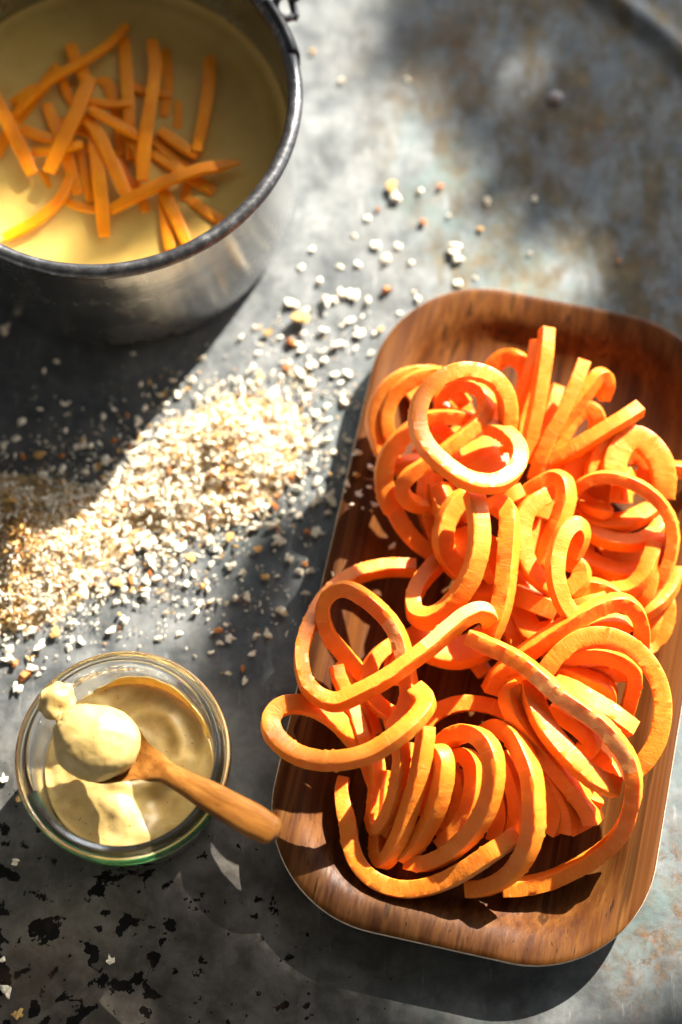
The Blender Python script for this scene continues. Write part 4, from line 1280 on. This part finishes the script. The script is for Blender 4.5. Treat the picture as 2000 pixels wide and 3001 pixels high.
# ------------------------------------------------------------------ breadcrumbs
def crumb_verts(rng, a, b, c):
    """lumpy little shard: squashed 12-point hull"""
    bm = bmesh.new()
    bmesh.ops.create_icosphere(bm, subdivisions=1, radius=1)
    bend = rng.uniform(-.5, .5)
    vs = []
    for v in bm.verts:
        k = rng.uniform(.5, 1.3)
        x, y, z = v.co.x * k * a, v.co.y * k * b, v.co.z * k * c
        y += bend * x * x / a
        vs.append(Vector((x, y, z)))
    fs = [tuple(v.index for v in f.verts) for f in bm.faces]
    bm.free()
    return vs, fs


def crumb_cluster(rng, size):
    """a fuller loose crumb made of a few fused lumps in one mesh"""
    vs, fs = [], []
    for k in range(rng.choice((1, 2, 2))):
        a = size * rng.uniform(.38, .62)
        v, f = crumb_verts(rng, a, a * rng.uniform(.42, .75), a * rng.uniform(.30, .55))
        rot = Matrix.Rotation(rng.uniform(0, 6.28), 3, 'Z') @ Matrix.Rotation(rng.uniform(-.6, .6), 3, 'X')
        off = Vector((rng.uniform(-.32, .32), rng.uniform(-.22, .22), rng.uniform(-.05, .12))) * size
        b = len(vs)
        vs += [rot @ q + off for q in v]
        fs += [tuple(b + i for i in t) for t in f]
    zmin = min(v.z for v in vs)
    return [v - Vector((0, 0, zmin)) for v in vs], fs


MOUNDS = [(P(640, 1350), .036, .0150, (1.3, .95, 35)), (P(120, 1600), .035, .0140, (1.15, 1.0, 20)), (P(390, 1490), .034, .0035, (1.4, .8, 35)), (P(-80, 1500), .035, .009, (1, 1, 0)),
          (P(830, 1250), .018, .002, (1, 1, 0)), (P(80, 1780), .022, .004, (1.3, .8, 10))]


HOLLOW = P(610, 1400)


def mound_h(x, y):
    h = 0
    for c, r, hh, (sx, sy, ang) in MOUNDS:
        a = math.radians(ang)
        dx, dy = x - c.x, y - c.y
        u, v = (dx * math.cos(a) + dy * math.sin(a)) / sx, (-dx * math.sin(a) + dy * math.cos(a)) / sy
        d2 = (u * u + v * v) / (r * r)
        h += hh * math.exp(-d2 * 1.7)
    h -= .0065 * math.exp(-((x - HOLLOW.x) ** 2 + (y - HOLLOW.y) ** 2) / .011 ** 2)
    return max(0, h * (1 + .5 * mn.noise(Vector((x * 55, y * 55, 0))) + .35 * mn.noise(Vector((x * 150, y * 150, 5)))))


def crumb_density(px, py):
    """how thickly crumbs are strewn, by the place on the table"""
    p = P(px, py)
    d = 0
    d += .50 * math.exp(-((px - 600 - .5 * (1380 - py)) / 330) ** 2 - ((py - 1400) / 190) ** 2)
    d += .50 * math.exp(-((px - 80) / 290) ** 2 - ((py - 1650) / 150) ** 2)
    d += .16 * math.exp(-((px - 880) / 170) ** 2 - ((py - 1150) / 190) ** 2)
    d += .06 * math.exp(-((px - 1000) / 200) ** 2 - ((py - 830) / 170) ** 2)
    d += .13 * math.exp(-((px - 480) / 380) ** 2 - ((py - 1740) / 120) ** 2)
    d += .05 * math.exp(-((px - 60) / 120) ** 2 - ((py - 1960) / 100) ** 2)
    d += .03 * math.exp(-((px - 120) / 200) ** 2 - ((py - 1330) / 120) ** 2)
    return d


def on_tray(x, y, margin=0.0):
    dx, dy = x - BC[0], y - BC[1]
    u = dx * math.cos(BTH) + dy * math.sin(BTH)
    v = -dx * math.sin(BTH) + dy * math.cos(BTH)
    qx, qy = abs(u) - (BA - BR), abs(v) - (BB - BR)
    return math.hypot(max(qx, 0), max(qy, 0)) + min(max(qx, qy), 0) - BR < margin


def in_jar(x, y):
    return math.hypot(x - JC[0], y - JC[1]) < .0475


def in_pot(x, y):
    return math.hypot(x - POT_C[0], y - POT_C[1]) < .103


def make_heap():
    rng = random.Random(11)
    vs, fs, mi = [], [], []
    tmpl = [crumb_verts(rng, 1, rng.uniform(.22, .62), rng.uniform(.14, .38)) for _ in range(60)]
    count = 0
    tries = 0
    while count < 24000 and tries < 400000:
        tries += 1
        px, py = rng.uniform(-160, 1150), rng.uniform(900, 2060)
        p = P(px, py)
        h = mound_h(p.x, p.y)
        d = crumb_density(px, py)
        pat = .55 + 1.1 * mn.noise(Vector((p.x * 60, p.y * 60, 12)))
        if rng.random() > (1.0 if h > .0055 else (.5 * d + h * 75) * max(.15, pat)):
            continue
        if on_tray(p.x, p.y, .004) or in_jar(p.x, p.y) or in_pot(p.x, p.y):
            continue
        q = rng.random()
        L = rng.uniform(.0003, .0008) if q < .45 else (rng.uniform(.0007, .0014) if q < .84 else rng.uniform(.0012, .0029))
        v, f = rng.choice(tmpl)
        rot = Matrix.Rotation(rng.uniform(0, 6.28), 3, 'Z') @ Matrix.Rotation(rng.gauss(0, .45), 3, 'Y') @ Matrix.Rotation(rng.uniform(0, 6.28), 3, 'X')
        z = max(h, 0) * rng.uniform(.55, 1.0) + L * .35 + .0002
        o = Vector((p.x, p.y, z))
        b = len(vs)
        vs += [o + rot @ (q * L) for q in v]
        fs += [tuple(b + i for i in t) for t in f]
        g = mn.noise(Vector((p.x * 40, p.y * 40, 6)))
        r = rng.random()
        core = max(0, h - .006) * 26 + (.28 if px < 110 + 60 * mn.noise(Vector((p.y * 60, 0, 0))) else 0)  # more golden crumbs in mound cores to paint their inner shade, and far left
        mm = 0 if r < .82 - core - .3 * g else (1 if r < .965 - .05 * g else 2)
        mi += [mm] * len(f)
        count += 1
    me = mesh('breadcrumb_heap', vs, fs, False)
    for m in M_CRUMB:
        me.materials.append(m)
    me.polygons.foreach_set('material_index', mi)
    o = link('breadcrumb_heap', me, [])
    tag(o, 'drift of dry cream and golden breadcrumbs strewn in two mounds across the metal table', 'breadcrumbs', kind='stuff')
    # the packed finer crumb underneath the mounds
    n = 150
    x0, x1, y0, y1 = -.27, .02, -.09, .09
    vs, fs = [], []
    keep = {}
    for j in range(n + 1):
        for i in range(n + 1):
            x, y = x0 + (x1 - x0) * i / n, y0 + (y1 - y0) * j / n
            h = mound_h(x, y)
            keep[(i, j)] = len(vs)
            vs.append((x, y, h * .62 - .0022 + .0012 * mn.noise(Vector((x * 300, y * 300, 2)))))
    for j in range(n):
        for i in range(n):
            q = [keep[(i, j)], keep[(i + 1, j)], keep[(i + 1, j + 1)], keep[(i, j + 1)]]
            if any(vs[k][2] > -.0006 for k in q) and not in_pot(vs[q[0]][0], vs[q[0]][1]) and not on_tray(vs[q[0]][0], vs[q[0]][1], .006):
                fs.append(tuple(q))
    me = mesh('fine_breadcrumbs', vs, fs, False)
    bm = bmesh.new(); bm.from_mesh(me)
    bmesh.ops.delete(bm, geom=[v for v in bm.verts if not v.link_faces], context='VERTS')
    bm.to_mesh(me); bm.free()
    o = link('fine_breadcrumbs', me, M_FINE)
    tag(o, 'fine crumb packed under the two breadcrumb mounds, coloured golden for gap shade', 'breadcrumbs', kind='stuff')


make_heap()

LOOSE_SPOTS = [(1150, 545, 1.5), (1165, 575, 1.3), (1232, 560, 1.1), (1284, 555, 1.0), (1418, 585, 1.5), (1108, 620, .7), (1080, 640, .8), (1248, 650, 1.1), (1316, 635, .8), (1405, 670, .9), (1565, 585, .8),
               (1030, 695, 1.0), (915, 735, 1.2), (1330, 730, 1.7), (1342, 755, 1.3), (1205, 770, 1.1), (1555, 740, .7), (1105, 720, 1.2), (1165, 725, 1.0), (1135, 765, 1.4), (1050, 770, 1.1), (990, 790, 1.2), (935, 825, 1.3),
               (880, 785, .8), (1000, 240, .8), (1198, 235, .9), (920, 155, .8), (1345, 830, 1.0), (1228, 880, .9), (850, 880, 1.9), (892, 940, 2.0), (950, 890, 1.4), (1040, 865, 1.6), (1085, 890, 1.2), (985, 875, 1.1), (1015, 940, 1.2),
               (1048, 975, 1.3), (1095, 978, .9), (985, 1025, 1.6), (780, 980, 1.0), (755, 1045, 1.1), (840, 1070, 1.3), (760, 1120, 1.3), (625, 1145, 1.2), (1020, 1100, 1.2), (880, 1100, 1.4), (1168, 915, .7), (1300, 1075, 0), (705, 625, 0),
               (1810, 765, .6), (1395, 815, .7), (1215, 855, .7), (950, 1060, 1.3), (905, 1130, 1.5), (520, 1160, 1.0), (1010, 1010, 1.0), (870, 1010, 1.1), (735, 1080, .9),
               (65, 1235, 1.7), (25, 970, 1.3), (190, 1260, .8), (300, 1225, .8), (170, 1065, .9), (395, 1040, .7), (350, 1235, .5), (20, 1310, 1.0), (110, 1340, 1.1), (265, 1310, 1.2), (290, 1300, .9), (180, 1370, 1.3),
               (840, 1790, 1.6), (775, 1690, 1.1), (725, 1750, 1.0), (790, 1855, 1.0), (755, 1870, .8), (640, 1840, 1.2), (705, 1960, .9), (675, 1970, .8), (720, 2000, .9), (730, 1750, .9), (740, 1920, .9),
               (60, 1990, 1.6), (90, 1960, 1.5), (50, 2020, 1.4), (30, 1930, 1.3), (120, 1900, 1.4), (250, 1880, 1.4), (10, 2280, .9), (45, 2525, .9), (10, 2815, 1.0), (15, 2912, 1.3), (48, 2975, 1.3), (322, 2812, .9), (55, 2340, .8),
               (815, 1420, 1.1), (940, 1410, 1.4), (965, 1460, 1.1), (860, 1490, 1.0), (935, 1560, 1.3), (845, 1640, 1.2), (900, 1650, .9)]
TRAY_SPOTS = [(1048, 1345, 1.1), (1086, 1380, 1.3), (1040, 1410, 1.0), (1022, 1435, .9), (1052, 1462, 1.0), (1078, 1440, .9), (1098, 1485, .9), (1015, 1455, .7), (1100, 1345, .8), (1030, 1500, .6), (1090, 1510, .6), (1152, 1605, 1.2),
              (968, 1695, .9), (1062, 1505, .6)]


def tray_z(x, y):
    dx, dy = x - BC[0], y - BC[1]
    u = dx * math.cos(BTH) + dy * math.sin(BTH)
    v = -dx * math.sin(BTH) + dy * math.cos(BTH)
    qx, qy = abs(u) - (BA - BR), abs(v) - (BB - BR)
    d = -(math.hypot(max(qx, 0), max(qy, 0)) + min(max(qx, qy), 0) - BR)
    t = max(0, min(1, (.032 - d) / .024))
    return .0062 + .0118 * t * t * (3 - 2 * t)


def make_loose():
    rng = random.Random(23)
    protos = []
    for k in range(14):
        v, f = crumb_cluster(rng, .0048)
        me = mesh('breadcrumb', v, f, False)
        me.materials.append(M_CRUMB[0] if k < 9 else (M_CRUMB[1] if k < 12 else M_CRUMB[2]))
        protos.append(me)
    used = set()
    def place(x, y):
        if y > 1880:
            if y > 2500:
                return 'on the black-spotted metal at the lower left, below the jar', 'stray crumbs below the jar'
            if x < 200:
                return 'on bare metal left of the jar', 'stray crumbs left of the jar'
            return 'on dark metal between the jar and the tray', 'stray crumbs between jar and tray'
        if x < 420 and x + .8 * y < 1300 and y > 950:
            return 'lying in the shadow of the pot', 'crumbs in the shadow of the pot'
        if y < 420:
            return 'on bare metal right of the pot handle', 'crumbs by the pot handle'
        if y < 830:
            return ('on sunlit metal above the top left corner of the tray' if x > 1060 else 'on sunlit metal close to the right side of the pot'), 'loose crumbs between pot and tray'
        if y < 1010:
            return ('beside the top left corner of the tray' if x > 920 else 'midway between the pot foot and the tray'), 'loose crumbs between pot and tray'
        if y < 1230:
            return ('against the left side of the tray near its top' if x > 870 else 'above the right-hand crumb mound'), 'crumbs at the top of the drift'
        if y < 1560:
            return ('between the right-hand crumb mound and the tray' if x > 760 else ('at the upper edge of the left-hand crumb mound' if x < 330 else 'on the right-hand crumb mound slope')), 'crumbs at the edge of the drift'
        if x > 560:
            return 'on dark metal between the crumb drift and the orange loops', 'crumbs at the edge of the drift'
        if x < 260:
            return ('at the lower foot of the left-hand crumb mound' if y < 1790 else 'on bare metal between the left-hand mound and the jar'), 'crumbs above the jar'
        if y < 1700:
            return 'in the thin band of crumbs joining the two mounds', 'crumbs above the jar'
        return ('on the metal just above the jar' if x < 420 else 'above the right shoulder of the jar'), 'crumbs above the jar'

    def put(p, s, xy, pick=None):
        k = pick if pick is not None else (rng.randrange(9) if rng.random() < .78 else rng.randrange(9, 14))
        o = bpy.data.objects.new('breadcrumb', protos[k])
        C.objects.link(o)
        o.location = p
        o.scale = (s, s, s * rng.uniform(.8, 1.1))
        o.rotation_euler = (0, 0, rng.uniform(0, 6.28))
        where, group = xy if isinstance(xy[0], str) else place(*xy)
        size = 'large' if s > 1.25 else ('small' if s < .9 else 'medium-sized')
        tint = 'cream' if k < 9 else ('golden' if k < 12 else 'toasted brown')
        tag(o, '%s %s breadcrumb %s' % (size, tint, where), 'breadcrumb', group)
    n = 0
    for x, y, s in LOOSE_SPOTS:
        if s <= 0:
            continue
        p = P(x, y)
        put(Vector((p.x, p.y, 0)), s, (x, y))
        n += 1
    for x, y, s in TRAY_SPOTS:
        p = P(x, y, .009)
        z = tray_z(p.x, p.y)
        put(Vector((p.x, p.y, z)), s * .85, ('on the left border of the wooden tray', 'crumbs on the tray border'), rng.randrange(10))
        n += 1
    p = cp('A', 715, 770, .0475)
    o = bpy.data.objects.new('breadcrumb', protos[2]); C.objects.link(o); o.location = p; o.scale = (1, 1, 1)
    tag(o, 'white breadcrumb sitting on a strand inside the highest orange ring', 'breadcrumb')
    tries = 0
    while n < 298 and tries < 20000:
        tries += 1
        x, y = rng.uniform(0, 1150), rng.uniform(850, 2000)
        d = crumb_density(x, y)
        p = P(x, y)
        h = mound_h(p.x, p.y)
        if h > .004 or rng.random() > d * 2.0 or on_tray(p.x, p.y, .004) or in_jar(p.x, p.y) or in_pot(p.x, p.y):
            continue
        put(Vector((p.x, p.y, max(0, h * .8 - .001))), rng.uniform(.7, 1.35), (x, y))
        n += 1


make_loose()

# one small grey pebble-like lump of solder on the far sheet
def fnp(d):
    return Vector((d.x * .0042, d.y * .0034, d.z * .0026)) + d * .0007 * mn.noise(d * 2.2)
pb = link('metal_lump', blob_mesh('metal_lump', .004, fnp, 3), mat_plain('pinkish grey lump', (.34, .30, .30), .5))
q = P(1627, 288)
pb.location = (q.x, q.y, .0016)
tag(pb, 'small grey lump stuck to the tarnished metal at upper right', 'lump')
